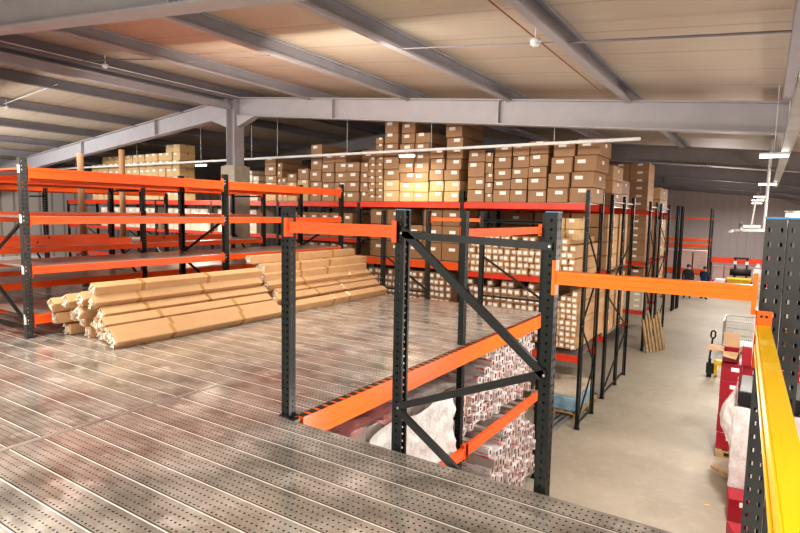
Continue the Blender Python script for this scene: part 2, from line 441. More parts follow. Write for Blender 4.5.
# purlins (C sections running the length of the building, on top of the rafters)
px_r = [XC+.12, -9.0, -6.3, -4.1, -2.0, .15, 2.3]
px_l = [-11.95, -13.65, -15.9, -18.05, -20.3, -22.5, -24.6]
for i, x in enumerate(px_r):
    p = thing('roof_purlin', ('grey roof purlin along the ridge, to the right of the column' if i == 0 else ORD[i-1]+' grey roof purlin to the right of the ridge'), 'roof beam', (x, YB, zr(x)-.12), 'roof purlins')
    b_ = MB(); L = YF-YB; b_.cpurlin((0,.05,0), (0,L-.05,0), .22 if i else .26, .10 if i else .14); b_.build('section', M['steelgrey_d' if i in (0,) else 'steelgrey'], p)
    for k in range(6):
        yy = 3.1+6.9*k-YB; c_ = MB(); c_.box(-.09, .09, yy-.06, yy+.06, -.118, -.105); c_.build('cleat', M['galv'], p)
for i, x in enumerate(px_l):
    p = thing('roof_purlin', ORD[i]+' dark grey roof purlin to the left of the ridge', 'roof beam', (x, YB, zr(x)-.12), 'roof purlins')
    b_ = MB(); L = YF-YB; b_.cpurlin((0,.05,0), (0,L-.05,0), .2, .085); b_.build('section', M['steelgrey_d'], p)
# round tie strut along the ridge and sag rods
mb = MB(); mb.bar((XC-.03,3.2,4.22), (XC-.03,9.85,4.22), .14, .14); tag(mb.build('ridge_strut', M['steelgrey']), 'square grey steel strut running to the head of the column', 'roof beam')
def sag(p, q, label, r=.012):
    mb = MB(); mb.cyl(p, q, r, 8); tag(mb.build('tie_rod', M['steelgrey_d']), label, 'rod')
sag((-4.1,6.2,zr(-4.1)-.22), (-2.05,6.25,zr(-2.05)-.22), 'thin tie rod passing the white detector on the red conduit', .008)
sag((-9.0,6.5,zr(-9.0)-.2), (-6.35,6.3,zr(-6.35)-.2), 'thin tie rod in the roof panel above the column', .007)
sag((-1.95,6.35,zr(-1.95)-.2), (3.1,6.3,zr(3.1)-.2), 'thin tie rod running right toward the upper right corner', .014)
sag((-9.0,6.2,zr(-9)-.2), (-11.3,6.0,zr(-11.3)-.2), 'pale thin tie rod beside the ridge')
mb = MB(); mb.cyl((-2.35,3.3,zr(-2.35)-.1), (-2.40,9.7,zr(-2.4)-.1), .008, 8); tag(mb.build('conduit', M['rod']), 'thin red conduit crossing a roof panel above the big rafter', 'conduit')
def detector(x, y, label):
    t = thing('smoke_detector', label, 'detector', (x, y, zr(x)-.24)); 
    b_ = MB(); b_.cyl((0,0,.0), (0,0,.05), .06, 16); b_.cyl((0,0,-.025), (0,0,0), .035, 16, r2=.06); b_.build('housing', M['white'], t, True)
    s_ = MB(); s_.cyl((0,0,.05), (0,0,.23), .01, 8); s_.build('stem', M['white'], t)
detector(-2.27, 6.2, 'small white detector on the red conduit')
detector(-11.2, 6.4, 'small white detector beside the ridge purlin')
detector(-15.9, 6.55, 'small white detector near the left edge of the roof')
mb = MB(); mb.cyl((-15.9,6.5,zr(-15.9)-.15), (-13.5,6.6,zr(-13.5)-.15), .01, 6); tag(mb.build('conduit', M['white']), 'short white conduit slanting to the leftmost detector', 'conduit')
mb = MB(); mb.cyl((XC+.35,3.2,4.42), (XC+.3,9.9,4.42), .012, 6); tag(mb.build('conduit', M['white']), 'long thin white conduit beside the ridge purlin', 'conduit')

# column: steel H post on a concrete pier
c = thing('building_column', 'grey steel column on a concrete pier behind the left racks', 'column', (XC, 10.0, FZ))
b_ = MB(); b_.box(-.26, .26, -.26, .26, 0, 2.72-FZ); b_.build('concrete_pier', M['pier'], c, bevel=.015)
b_ = MB(); H0, H1 = 2.72-FZ, 4.4-FZ
b_.box(-.15, -.135, -.16, .16, H0, H1); b_.box(.135, .15, -.16, .16, H0, H1); b_.box(-.135, .135, -.006, .006, H0, H1)
b_.box(-.2, .2, -.2, .2, H0, H0+.02); b_.build('steel_post', M['steelgrey'], c)

# trunking light line across the hall, hung on rods
t = thing('light_trunking', 'long pale light trunking hung on thin wires across the hall', 'light', (-27+.6, 11.1, 3.03))
b_ = MB(); b_.box(0, 24.4, -.04, .04, -.025, .03); b_.build('rail', M['white'], t)
for xx in (1.2, 4.8, 8.7, 12.0, 14.2, 15.2, 17.6, 20.0, 22.8):
    w_ = MB(); X = xx-26.4; w_.cyl((xx,0,.03), (xx,0,zr(X)-3.03-.02), .007, 6); w_.build('hanger_wire', M['white'], t)
def lamp(x, y, z, label, L=1.2, ax='x', power=60, col=(1,.97,.88), real=True):
    t = thing('fluorescent_lamp', label, 'light', (x,y,z), 'fluorescent lamps')
    d = (L/2,0,0) if ax == 'x' else (0,L/2,0)
    b_ = MB(); b_.bar((-d[0],-d[1],.045), (d[0],d[1],.045), .09, .03); b_.build('housing', M['white'], t)
    s = .97
    b_ = MB(); b_.cyl((-d[0]*s,-d[1]*s,.008), (d[0]*s,d[1]*s,.008), .018, 10); b_.build('tube', M['tube'], t, True)
    if real:
        ld = bpy.data.lights.new('lamp_light', 'AREA'); ld.shape = 'RECTANGLE'; ld.size = L if ax == 'x' else .3; ld.size_y = .3 if ax == 'x' else L
        ld.energy = power; ld.color = col
        b_ = MB(); b_.cyl((0,0,.06), (0,0,max(.07, (3.0 if abs(y-11.1) < .01 else zr(x)-.01)-z)), .006, 6); b_.build('hanger_wire', M['white'], t)
        lo = link('lamp_light', ld, None, (x,y,z-.06))
    return t
lamp(-7.04, 11.1, 2.90, 'lit fluorescent lamp under the trunking, in front of the tall carton stacks', .42, power=20, col=(1,.88,.66))
lamp(-14.4, 11.1, 2.90, 'lit fluorescent lamp under the trunking, left of the column', .5, power=110, col=(1,.9,.75))
lw = ['nearest of the lit fluorescent lamps over the aisle at the right', 'second lit fluorescent lamp over the aisle', 'third lit fluorescent lamp over the aisle', 'fourth lit fluorescent lamp over the aisle', 'farthest lit fluorescent lamp over the aisle']
for i, (x, y) in enumerate(((.05,9.72),(0.0,17.3),(-.22,26.3),(-.33,31.2),(-.42,36.7))):
    lamp(x, y, 2.5, lw[i], (.36, .40, .42, .5, .5)[i], power=(190,190,190,170,150)[i], col=(1,.95,.86))
# cable tray over the aisle
t = thing('cable_tray', 'galvanised cable tray running above the aisle lamps', 'tray', (0.19, 4.7, 2.56))
b_ = MB(); b_.box(-.06, -.05, 0, 15, 0, .06); b_.box(.05, .06, 0, 15, 0, .06); b_.box(-.05, .05, 0, 15, -.002, .002)
for k in range(60): b_.box(-.05, .05, k*.25, k*.25+.05, .002, .012)
b_.build('tray_rails', M['galv'], t)
for yy in (2., 5.0, 9.5, 13.5):
    w_ = MB(); w_.cyl((.0,yy,.0), (.0,yy,zr(.19)-2.58), .006, 6); w_.build('hanger_wire', M['white'], t)

# ================================================================== MEZZANINE DECK
mb = MB(); EX = -2.93
mb.box(-20.0, 1.4, YB, 3.06, -.035, 0)                  # front part
mb.box(-20.0, EX-.062, 3.06, 9.05, -.035, 0)             # back part
struct('floor_mezzanine', mb, M['deck'])
mb = MB()                                                # downturned plank ends along the open edge
k = 3.06
while k < 9.0:
    mb.box(EX-.062, EX+.0085, k+.01, k+.075, -.028, -.001); mb.box(EX-.062, EX+.0085, k+.115, k+.18, -.028, -.001); k += .215
xx = -2.9
o = struct('trim_1', mb, M['black'])
mb = MB()                                                # bright cover strip over the plank joint
mb.box(-4.12, -4.075, YB, 3.3, .0, .004); struct('trim_2', mb, M['shelf'])
mb = MB()
for yy in (-2.9, .1, 3.02):
    mb.box(-20, 1.3, yy-.03, yy+.03, -.16, -.04)
struct('trim_3', mb, M['post'])

# ---- rack that carries the deck edge (frames run across, beams run away from the camera)
rk = thing('mezzanine_rack', 'dark green rack frames and orange beams carrying the deck edge', 'rack', (-3.04, 6.14, FZ))
def W(x, y, z): return (x+3.04, y-6.14, z-FZ)
class _L:                                               # wrapper so helpers accept world coordinates
    pass
def child_frame(parent, P):
    return lambda x, y: (x-P[0], y-P[1])
def wpost(parent, P, x, y, z0, z1, face, **k): return post(parent, x-P[0], y-P[1], z0-P[2], z1-P[2], face, **k)
def wbeam(parent, P, a, b, zt, **k): return beam(parent, (a[0]-P[0],a[1]-P[1]), (b[0]-P[0],b[1]-P[1]), zt-P[2], **k)
def wbrace(parent, P, a, b, z0, z1, **k): return brace_set(parent, (a[0]-P[0],a[1]-P[1]), (b[0]-P[0],b[1]-P[1]), z0-P[2], z1-P[2], **k)
def wbar(parent, P, a, b, w, h, name, mat, m=None):
    mb = MB(); mb.bar((a[0]-P[0],a[1]-P[1],a[2]-P[2]), (b[0]-P[0],b[1]-P[1],b[2]-P[2]), w, h); return mb.build(name, M[mat], parent)
H = math.pi/2
P = (-3.04, 6.14, FZ)
for y in (6.14, 9.1):
    wpost(rk, P, -3.04, y, FZ, 1.64, H); 
    wpost(rk, P, -4.16, y, FZ, 1.66 if y > 9 else -.05, -H)
    wbrace(rk, P, (-3.04,y), (-4.16,y), FZ, -.1, step=.95)
wbrace(rk, P, (-3.04,9.1), (-4.16,9.1), 0.05, 1.64, step=.74, flip=False)
for x in (-5.26, -6.28): wpost(rk, P, x, 9.1, FZ, 1.65, H)
wbrace(rk, P, (-5.26,9.1), (-6.28,9.1), .0, 1.4, step=.7)
wpost(rk, P, -4.16, 3.17, FZ, -.05, -H)
for (ya, yb_) in ((3.17,6.14),(6.14,9.1)):
    wbeam(rk, P, (-2.955,ya), (-2.955,yb_), -.004, h=.20, t=.06, mat='orange2', conn=False, inset=.0)
    wbeam(rk, P, (-4.2,ya), (-4.2,yb_), -.05, h=.12, mat='orange')
    wbeam(rk, P, (-2.955,ya), (-2.955,yb_), -1.29, h=.13, t=.05, mat='orange')
    wbeam(rk, P, (-4.2,ya), (-4.2,yb_), -1.29, h=.13, mat='orange')
wbeam(rk, P, (-3.1,6.14), (-3.1,9.1), 1.42, h=.11, mat='orange')
wbeam(rk, P, (-5.26,9.12), (-4.16,9.12), 1.53, h=.06, t=.03, mat='orange')
wbar(rk, P, (-4.16,9.1,1.5), (-3.04,9.1,1.5), .03, .03, 'rail', 'post')
mb = MB()
for yy in [3.3+.5*i for i in range(12)]: mb.box(-4.15-P[0], -2.99-P[0], yy-P[1], yy+.1-P[1], -1.30-P[2], -1.288-P[2])
mb.build('shelf_bars', M['galv'], rk)

# ---- guard rail and its posts at the front edge
P = (-2.0, 3.12, 0)
gr = thing('guard_frame', 'dark braced guard frame and orange rails along the near deck edge', 'railing', P)
wpost(gr, P, -3.04, 3.13, 0.0, 1.63, 0)
for x, a in ((-2.01, -H), (-1.0, H)): 
    wpost(gr, P, x, 3.14, -.1 , 1.62, a, foot=False)
    mb = MB(); mb.box(x-.036-P[0], x+.036-P[0], 3.1-P[1], 3.182-P[1], 1.618, 1.626); mb.build('post_cap', M['bluecap'], gr)
wbar(gr, P, (-2.02,3.1,1.46), (-.985,3.1,1.43), .03, .045, 'brace', 'black')
wbar(gr, P, (-1.99,3.1,1.49), (-1.0,3.1,.69), .03, .05, 'brace', 'black')
wbar(gr, P, (-1.99,3.1,.30), (-1.0,3.1,.70), .03, .045, 'brace', 'black')
wbar(gr, P, (-1.99,3.1,.27), (-1.4,3.1,-.12), .03, .045, 'brace', 'black')
wbeam(gr, P, (-3.0,3.09), (-2.03,3.09), 1.52, h=.082, t=.04, mat='orange', inset=.01, side=-1, cw=.03, ch=.03)
wbeam(gr, P, (-.97,3.1), (-.01,3.1), 1.295, h=.075, t=.04, mat='orange3', inset=.008, side=-1, cw=.012, ch=.06)
# bolt heads
mb = MB()
for x, z in ((-1.99,1.47),(-1.99,.29),(-1.0,1.43),(-1.0,.69)): mb.cyl((x-P[0],3.082-P[1],z), (x-P[0],3.092-P[1],z), .009, 8)
mb.build('bolt', M['galv'], gr)
# corner uprights and yellow rail running toward the camera
P = (.06, 3.14, 0)
cr = thing('corner_uprights', 'pair of grey perforated uprights at the right, blue caps on top', 'post', (.06,3.14,FZ)); P = (.06,3.14,FZ)
wpost(cr, P, .047, 3.16, FZ, 1.61, 0, mat='postl', w=.085, d=.09); wpost(cr, P, .136, 3.17, FZ, 1.605, 0, mat='postl', w=.085, d=.09)
for x in (.047, .136):
    mb = MB(); mb.box(x-.045-P[0], x+.045-P[0], 3.11-P[1], 3.21-P[1], 1.605-FZ, 1.615-FZ); mb.build('post_cap', M['bluecap'], cr)
yr = thing('yellow_guard_rail', 'yellow-orange guard rail running toward the viewer at the right', 'railing', (.070, 1.5, 1.125), None, (0,0,.027))
mb = MB(); mb.box(-.026, .026, -2.3, 1.5, -.12, .0); mb.box(-.031, -.026, -2.3, 1.5, -.12, -.09); mb.box(-.031, -.026, -2.3, 1.5, -.03, 0); mb.build('rail', M['yellow'], yr, bevel=.004)
mb = MB(); mb.box(-.034, .03, 1.5, 1.508, -.2, .065); mb.box(-.034, -.028, 1.5, 1.6, -.2, .065); mb.build('end_plate', M['orange2'], yr)
mb = MB()
for dx in (-.012, .008): mb.cyl((dx,1.494,.04), (dx,1.501,.04), .006, 8)
mb.build('plate_hole', M['black'], yr)

# ================================================================== RACK BUILDER
def rack(label, axis, runs, b0, b1, z0, z1, levels, pm='post', deck=True, mats=None, name='pallet_rack', mid=None, brace=1.0, group=None, bflip=False, hb=None, backb=True, first=None, pz=None, topdeck=None, pw=None):
    """runs: positions of frames along the run; b0 front, b1 back depth; levels: list of (ztop, h, mat)"""
    base = ((runs[0]+runs[-1])/2, b0) if axis == 'x' else (b0, (runs[0]+runs[-1])/2)
    t = thing(name, label, 'rack', (base[0], base[1], z0), group)
    W2 = (lambda a, b: (a-base[0], b-base[1])) if axis == 'x' else (lambda a, b: (b-base[0], a-base[1]))
    sgn = 1 if b1 > b0 else -1; PK = dict(w=pw, d=pw*.8) if pw else {}
    fr = {('x',1):0, ('x',-1):math.pi, ('y',1):-H, ('y',-1):H}[(axis, sgn)]
    for ri, r in enumerate(runs):
        p_ = first if (first and ri == 0) else pm; zt_ = (pz[ri] if pz else z1)-z0
        x, y = W2(r, b0); post(t, x, y, 0, zt_, fr, p_, **PK)
        x, y = W2(r, b1); post(t, x, y, 0, zt_, fr+math.pi, p_, **PK)
        if mid: x, y = W2(r, mid); post(t, x, y, 0, zt_, fr, p_, **PK)
        if brace: brace_set(t, W2(r, b0), W2(r, b1), 0, zt_-.03, brace, pm, flip=bflip)
    for i in range(len(runs)-1):
        lv = levels[i] if isinstance(levels[0], list) else levels
        for (zt, h, mt) in lv:
            beam(t, W2(runs[i], b0), W2(runs[i+1], b0), zt-z0, h, .05, mt, side=0)
            if backb: beam(t, W2(runs[i], b1), W2(runs[i+1], b1), zt-z0, h, .05, mt, side=0)
            if deck:
                xa, ya = W2(min(runs[i],runs[i+1])+.06, min(b0,b1)+.03); xb, yb = W2(max(runs[i],runs[i+1])-.06, max(b0,b1)-.03)
                d_ = MB(); d_.box(min(xa,xb), max(xa,xb), min(ya,yb), max(ya,yb), zt-z0-.02, zt-z0+.004); d_.build('shelf_deck', M[topdeck] if (topdeck and zt == lv[0][0]) else M['shelf'], t)
    return t

# ---- left racks (bays run away from the camera)
O = 'orange'; RO = 'redor'
lvA = [(2.06,.13,O),(1.475,.095,O),(.865,.09,O),(.27,.11,O)]
ra = rack('orange and grey shelf rack standing on the steel deck behind the long cartons', 'y', [3.19,6.17,9.17], -7.41, -8.55, 0, 2.17, lvA, pm='post', bflip=False, first='postl', brace=.68, topdeck='orange')
# the far frames of that rack are darker; give the first level extra load beams
P = ra.location
for i, (z, x) in enumerate(((2.0,-7.8),(1.99,-8.1),(2.0,-8.35))):
    pass
for z in (2.03,1.44,.83,.22):
    for y in (3.17,6.17,9.17):
        sticker(ra, -7.38-P[0], y-.02-P[1]+.0, z-.0, .05, .09, '+x')
for z in (2.06,1.475,.865,.27):
    sticker(ra, -7.40-P[0], 3.14-P[1]-.0, z-.02, .03, .09, '-y')
lvB = [(2.06,.12,O),(1.5,.09,O),(.95,.09,O),(.40,.1,O)]
rack('second orange shelf rack, directly behind the first one at the left', 'y', [.17,3.17,6.17,9.17], -9.7, -10.75, 0, 2.1, lvB, bflip=False)
rack('third orange shelf rack at the far left, near the pale cladding', 'y', [.2,3.2,6.2,9.2], -13.4, -14.5, 0, 2.0, [(2.03,.1,O),(1.45,.09,O),(.8,.09,O),(.2,.1,O)])
# spare beams lying on the shelf of the second rack
sp = [(-9.85,2.2,6.0,.955,0.03),(-9.98,2.0,5.6,.955,.02),(-10.12,2.6,6.1,.955,0.0),(-9.92,2.4,5.6,1.03,.05),(-10.3,6.6,8.3,.955,-.12),(-10.15,6.5,8.4,.955,-.08)]
for i, (x, ya, yb, z, dx) in enumerate(sp):
    t = thing('spare_beam', 'loose orange rack beam lying on a shelf, '+('top of its pile' if i == 3 else (ORD[i]+' from the shelf front' if i < 3 else ('rear one of the two by the middle posts' if i == 4 else 'front one of the two by the middle posts'))), 'beam', (x,ya,z), 'spare rack beams')
    mb = MB(); mb.bar((0,0,.05), (dx,yb-ya,.05), .05, .1); mb.build('beam_section', M['orange'], t)
    mb = MB(); mb.box(-.04,.04,-.006,0,-.0,.14); mb.build('end_plate', M['orange'], t)
    mb = MB()
    for q in (.4, 1.3, 2.2):
        if q < yb-ya: mb.cyl((.026+dx*q/(yb-ya),q,.06), (.03+dx*q/(yb-ya),q,.06), .018, 8)
    mb.build('slot', M['black'], t)
# upright cardboard tubes leaning behind the left racks
for i, (x, y, z0, z1, lean) in enumerate(((-11.45,6.0,.0,2.66,-.05),(-11.75,7.0,.0,2.84,.03))):
    t = thing('cardboard_tube', ('left' if i == 0 else 'right')+' of the two cardboard tubes standing upright behind the left racks', 'tube', (x,y,z0), 'upright cardboard tubes')
    mb = MB(); mb.cyl((0,0,0), (lean,0,z1-z0), .06, 20); mb.build('tube_wall', M['cardd'], t, True)
    mb = MB(); mb.cyl((lean,0,z1-z0), (lean,0,z1-z0+.003), .048, 20); mb.build('tube_mouth', M['cardd'], t)

# ---- long rack across the hall
XS = [-3.05, -5.91] + [-8.91-2.93*k for k in range(6)]
lv1 = [[(1.88,.14,RO),(.28,.12,RO),(-1.34,.13,RO)], [(1.88,.14,RO),(.46,.18,O),(-1.3,.13,RO)]]
lv1 += [[(1.88,.14,RO),(.9,.10,RO),(-.1,.12,RO),(-1.3,.13,RO)]]*5
rack('long dark rack across the hall with red-orange beams under the tall carton stacks', 'x', XS, 11.77, 12.94, FZ, 2.14, lv1, brace=1.05, deck=True, pz=[2.14,2.14]+[1.86]*6)
XS2 = [-3.1-2.93*k for k in range(4)]
lv2 = [(1.86,.14,RO),(.3,.12,RO),(-1.34,.13,RO)]
rack('second dark rack beside the aisle, just behind the long one', 'x', XS2, 14.18, 16.74, FZ, 2.14, lv2, brace=1.25, mid=15.58)
for x in (-3.1,):
    pass
rack('third dark rack beside the aisle, past the forklift gap', 'x', [-3.2,-6.1,-9.0], 20.2, 21.5, FZ, 2.14, [(1.84,.14,RO),(.1,.12,RO),(-1.55,.12,RO)], brace=1.05)
rack('fourth dark rack beside the aisle with pale cartons', 'x', [-3.27,-6.2,-9.1], 23.0, 25.2, FZ, 2.14, [(1.84,.14,RO),(.1,.12,RO),(-1.55,.12,RO)], brace=1.05)
rack('tall narrow dark rack standing alone before the far wall', 'x', [-3.52,-5.6], 29.9, 30.4, FZ, 2.2, [(-1.5,.12,RO)], brace=0, deck=False, pw=.10)
rack('second tall narrow dark rack, close behind the lone one', 'x', [-3.43,-5.6], 30.8, 31.3, FZ, 2.2, [(-1.5,.12,RO)], brace=0, deck=False, pw=.10)
rack('far rack with thin orange beams near the far wall', 'x', [-2.62,-5.4,-8.4], 37.3, 38.9, FZ, 2.2, [(1.65,.08,O),(.4,.14,O),(.05,.14,O),(-1.4,.24,O)], brace=0, deck=False, pw=.09)

# ================================================================== CARTONS ON THE LONG RACK
LZ = 1.885
rr = random.Random(3)
def clear(x, hw): return all(abs(x-f_) > hw+.05 for f_ in XS)
def stack(x0, x1, hs, y, z, depth, mat, where, group, jit=.02, lean=0., faces='f', wtop=None, matlow=None):
    n = len(hs); zz = z
    for k, h in enumerate(hs):
        w = (x1-x0)-.012; cx = (x0+x1)/2 + rr.uniform(-jit, jit)*.5 + lean*(zz-z)
        if wtop and k >= wtop[0]: cx += wtop[1]; w = wtop[2]
        m_ = matlow if (matlow and k < 2) else mat
        carton(cx, y+rr.uniform(-jit, jit)+.02, zz, w, depth, h-.006, m_, 'brown carton, '+level_word(k, n)+' of '+where, group, rz=rr.uniform(-.012,.012), faces=faces)
        zz += h
# right bay: seven stacks, the last two leaning
R = [(-5.79,-5.37,[.29,.28,.34,.27],0),(-5.36,-5.17,[.19,.25,.2,.25,.22],0),(-5.16,-4.76,[.28,.22,.24,.25,.28],.02),(-4.75,-4.37,[.28,.24,.23,.25,.27],.03),
     (-4.36,-3.95,[.27,.26,.24,.26,.28],.03),(-3.92,-3.48,[.31,.31,.33,.33],.09),(-3.47,-3.0,[.32,.33,.33,.34],.11)]
nm = ['leftmost stack in the right bay of the long rack','narrow second stack in the right bay of the long rack','third stack in the right bay of the long rack','fourth stack in the right bay of the long rack',
      'fifth stack in the right bay of the long rack','leaning stack next to the aisle-end one','leaning aisle-end stack of the long rack']
for (a, b, hs, ln), w in zip(R, nm):
    stack(a, b, hs, 11.84 if b > -3.1 else 11.74, LZ, 1.0 if b > -3.1 else 1.08, 'card', w, 'cartons on the right bay of the long rack', lean=ln, faces='fr' if b > -3.1 else 'f')
Mi = [(-8.13,-7.68,[.27,.27,.27,.31,.32,.25,.30],(4,.0,.40)),(-7.65,-7.23,[.235,.235,.235,.235,.24,.23,.25,.25],(6,.03,.38)),(-7.22,-6.81,[.235,.235,.235,.235,.24,.22,.25],None),
      (-6.79,-6.41,[.25,.25,.26,.26,.24],None),(-6.38,-5.98,[.25,.25,.25,.25,.25,.24,.26,.3],(4,.02,.42))]
nm = ['tallest left stack in the middle bay','second stack in the middle bay','third stack in the middle bay behind the lamp wire','short fourth stack in the middle bay','tall right-hand stack in the middle bay']
for (a, b, hs, wt), w in zip(Mi, nm):
    stack(a, b, hs, 11.72, LZ, 1.15, 'card', w, 'cartons on the middle bay of the long rack', wtop=wt, matlow='cardy', jit=.03)  # yellowish lamplight on the lowest two cartons is put into their paler cardboard
Le = [(-12.36,-11.91,[.33,.2,.2,.28,.25],'wide stack left of the narrow ones'),(-11.85,-11.66,[.22]*5,'narrow stack beside the wide one'),(-11.65,-11.46,[.23,.22,.22],'low narrow stack in the left bays'),
      (-11.44,-11.09,[.28,.25,.24],'low broad stack in the left bays'),(-11.05,-10.66,[.3,.3,.3],'three-high stack in the left bays'),(-10.58,-10.18,[.27,.27,.31,.31,.38],'tall peaked stack in the left bays'),
      (-10.16,-9.74,[.25,.25,.27,.25,.26],'five-high stack right of the peaked one'),(-9.72,-9.33,[.25,.25,.27,.26,.26],'second five-high stack right of the peaked one'),(-9.32,-8.9,[.25,.26,.26,.25],'four-high stack before the narrow columns'),
      (-8.86,-8.62,[.24,.25,.26,.25],'narrow four-high column'),(-8.61,-8.39,[.16]*7,'column of flat small cartons'),(-8.38,-8.15,[.16]*10,'tallest column of flat small cartons')]
for a, b, hs, w in Le:
    stack(a, b, hs, 11.72, LZ, 1.1, 'card', w, 'cartons on the left bays of the long rack', matlow='card' if b > -10.6 else 'cardy', jit=.02)
carton(-9.0, 12.3, LZ+1.02, .5, .5, .36, 'cardd', 'single dark carton set back above the narrow columns', 'cartons on the left bays of the long rack')
for k, (x, hs) in enumerate(((-12.75,[.2,.2,.18,.15]),(-13.0,[.2,.2,.18,.2,.12]),(-13.3,[.2,.2,.2,.15]))):
    stack(x-.12, x+.12, hs, 11.72, LZ, .6, 'cardw', ORD[k]+' pale small stack left of the concrete pier', 'pale cartons by the concrete pier')
# second row of depth behind stacks (dark sides seen between)
for k, (x, hs) in enumerate(((-5.95+.32,[.5,.5,.5]),)):
    pass
# far-left group
xs = -21.6; k = 0
HH = [5,5,6,6,6,6,6,6,6,6,6,6,7,7]
for k, n in enumerate(HH):
    w = .38; a = -21.75+k*.385
    if n: stack(a, a+w, [.265]*n, 11.75, LZ, .6, 'cardy', ORD[k]+' stack counted from the left wall', 'cartons on the far-left end of the long rack', jit=.02)
# pale cartons under the top level (bright strip between the shelves)
for k in range(19):
    a = -21.4+k*.45
    for q in range(2):
        if clear(a+.2,.21): carton(a+.2, 11.9, .905+q*.36, .42, .7, .35, 'cardw', 'pale carton, '+('bottom' if q == 0 else 'top')+' of '+ORD[k]+' pair on the second level at the far left', 'pale cartons on the second level', tape=False, bev=False, name='pale_carton')

# ---- inside the right bay (levels under the top) -------------------------------
lm = carton_meshes
def longc(x, y, z, s, L, mat, label, group, roll=0, h=None, name='long_carton', lab=True, rz=0):
    """long square carton pointing away along +Y, printed label on its near end"""
    h = h or s
    k = ('L', round(s,3), round(L,2), mat, round(h,3))
    if k not in _box:
        mb = MB(); mb.box(-s/2, s/2, 0, L, -h/2, h/2); lb = MB(); q = s*.31; lb.box(-q, q, -.004, -.001, -q*.8, q*.9)
        tp = MB(); tp.box(-s/2-.002, s/2+.002, 0, .05, -h/2-.002, h/2+.002)
        _box[k] = (mb.mesh('carton_body', M[mat]), tp.mesh('packing_tape', M['tape']), lb.mesh('end_label', M['label']))
    bd, tp, lb = _box[k]
    o = link(name, bd, None, (x,y,z), (0,roll,rz)); tag(o, label, 'box', group)
    if lab: link('end_label', lb, o)
    return o, tp
def long_block(x0, x1, y, z0, rows, s, L, mat, where, group, top=None, jit=.01, nm_='long_carton'):
    nx = int((x1-x0)/s)
    for i in range(nx):
        nr = rows if top is None else top(i, nx)
        for r in range(nr):
            ang = rr.choice((0,rr.uniform(-.1,.1),rr.uniform(-.2,.2),rr.uniform(-.4,.4)))
            longc(x0+(i+.5)*s+rr.uniform(-jit,jit), y+rr.uniform(-.06,.06), z0+s*(r+.5), s*.93, L, mat,
                  'long carton, '+ORD[min(r,25)]+' up in '+ORD[min(i,25)]+' column of '+where, group, roll=ang, name=nm_)
# level 2 (above z .28): heap of long cartons
long_block(-5.83, -3.2, 11.78, .285, 6, .142, 2.2, 'cardl', 'the heap on the middle level', 'long cartons on the middle level', top=lambda i, n: (7,6,7,6,6,7,6,7,6,5,6,6,5,6,6,7,6,5)[i % 18], jit=.022)
# level below (-1.21 .. .16): darker heap plus front taller pale one at the aisle end
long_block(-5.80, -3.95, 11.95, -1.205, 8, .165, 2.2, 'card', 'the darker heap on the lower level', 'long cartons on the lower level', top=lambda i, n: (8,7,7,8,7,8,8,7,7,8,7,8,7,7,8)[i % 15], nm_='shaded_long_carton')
long_block(-3.9, -3.12, 11.75, -1.205, 10, .125, 2.5, 'cardl', 'the pale block at the aisle end', 'long cartons at the aisle end', top=lambda i, n: (7,8,8,9,9,10)[i % 6])
# cartons above the heap
for i in range(2):
    for r in range(2):
        carton(-3.75+i*.30, 12.1, 1.09+r*.0+r*.24-.0, .28, .5, .23, 'cardy', 'pale yellow carton, '+level_word(r,2)+' of the '+('left' if i == 0 else 'right')+' column above the heap', 'yellow cartons above the heap')
# brown bulky cartons on the middle bay, levels
for i in range(5):
    for r in range(3):
        if clear(-8.45+i*.54,.26) and rr.random() < .93:
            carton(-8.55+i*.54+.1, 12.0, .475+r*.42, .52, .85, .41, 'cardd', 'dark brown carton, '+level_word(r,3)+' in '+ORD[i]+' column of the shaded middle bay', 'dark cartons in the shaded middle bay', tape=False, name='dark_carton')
long_block(-8.7, -6.05, 11.75, -1.165, 8, .15, 1.2, 'card', 'the small cartons below the middle bay beam', 'small cartons below the middle bay beam', top=lambda i, n: 9 if i % 4 else 8, nm_='small_carton')
for i in range(7):
    for r in range(2):
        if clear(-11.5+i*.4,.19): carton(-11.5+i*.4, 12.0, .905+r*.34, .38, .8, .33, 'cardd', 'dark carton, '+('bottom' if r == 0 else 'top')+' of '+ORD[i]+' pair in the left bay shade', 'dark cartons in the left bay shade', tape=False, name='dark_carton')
    for r in range(5):
        if clear(-11.5+i*.4,.18): carton(-11.5+i*.4, 12.0, -.095+r*.172, .36, .8, .165, 'card', 'flat carton, '+level_word(r,5)+' of '+ORD[i]+' pile below the left bay shade', 'flat cartons below the left bay shade', tape=False, bev=False, name='flat_carton')
# ground level pallet with blue wrap under the right bay
def pallet(x, y, w, d, rz, label, group=None):
    t = thing('wooden_pallet', label, 'pallet', (x,y,FZ), group, (0,0,rz))
    mb = MB()
    for i in range(7): xx = -w/2+i*(w-.1)/6; mb.box(xx, xx+.1, -d/2, d/2, .122, .144)
    mb.build('deck_boards', M['wood'], t)
    mb = MB()
    for yy in (-d/2, -.05, d/2-.1):
        mb.box(-w/2, w/2, yy, yy+.1, .1, .122); mb.box(-w/2, w/2, yy, yy+.1, 0, .022)
        for xx in (-w/2, -.07, w/2-.14): mb.box(xx, xx+.14, yy, yy+.1, .022, .1)
    mb.build('bearers', M['wood'], t); return t
pallet(-3.75, 13.1, 1.2, 1.6, 0, 'wooden pallet on the floor under the aisle end of the long rack')
M['bluefilm'] = paint('blue_white_wrap', (.35, .55, .70), .25, var=.25, scale=5)
t = thing('wrapped_load', 'blue and white wrapped load on the floor pallet under the rack', 'bundle', (-3.75,13.1,FZ+.145))
mb = MB(); mb.box(-.55,.55,-.75,.75,0,.32); mb.build('wrap', M['bluefilm'], t, bevel=.03)
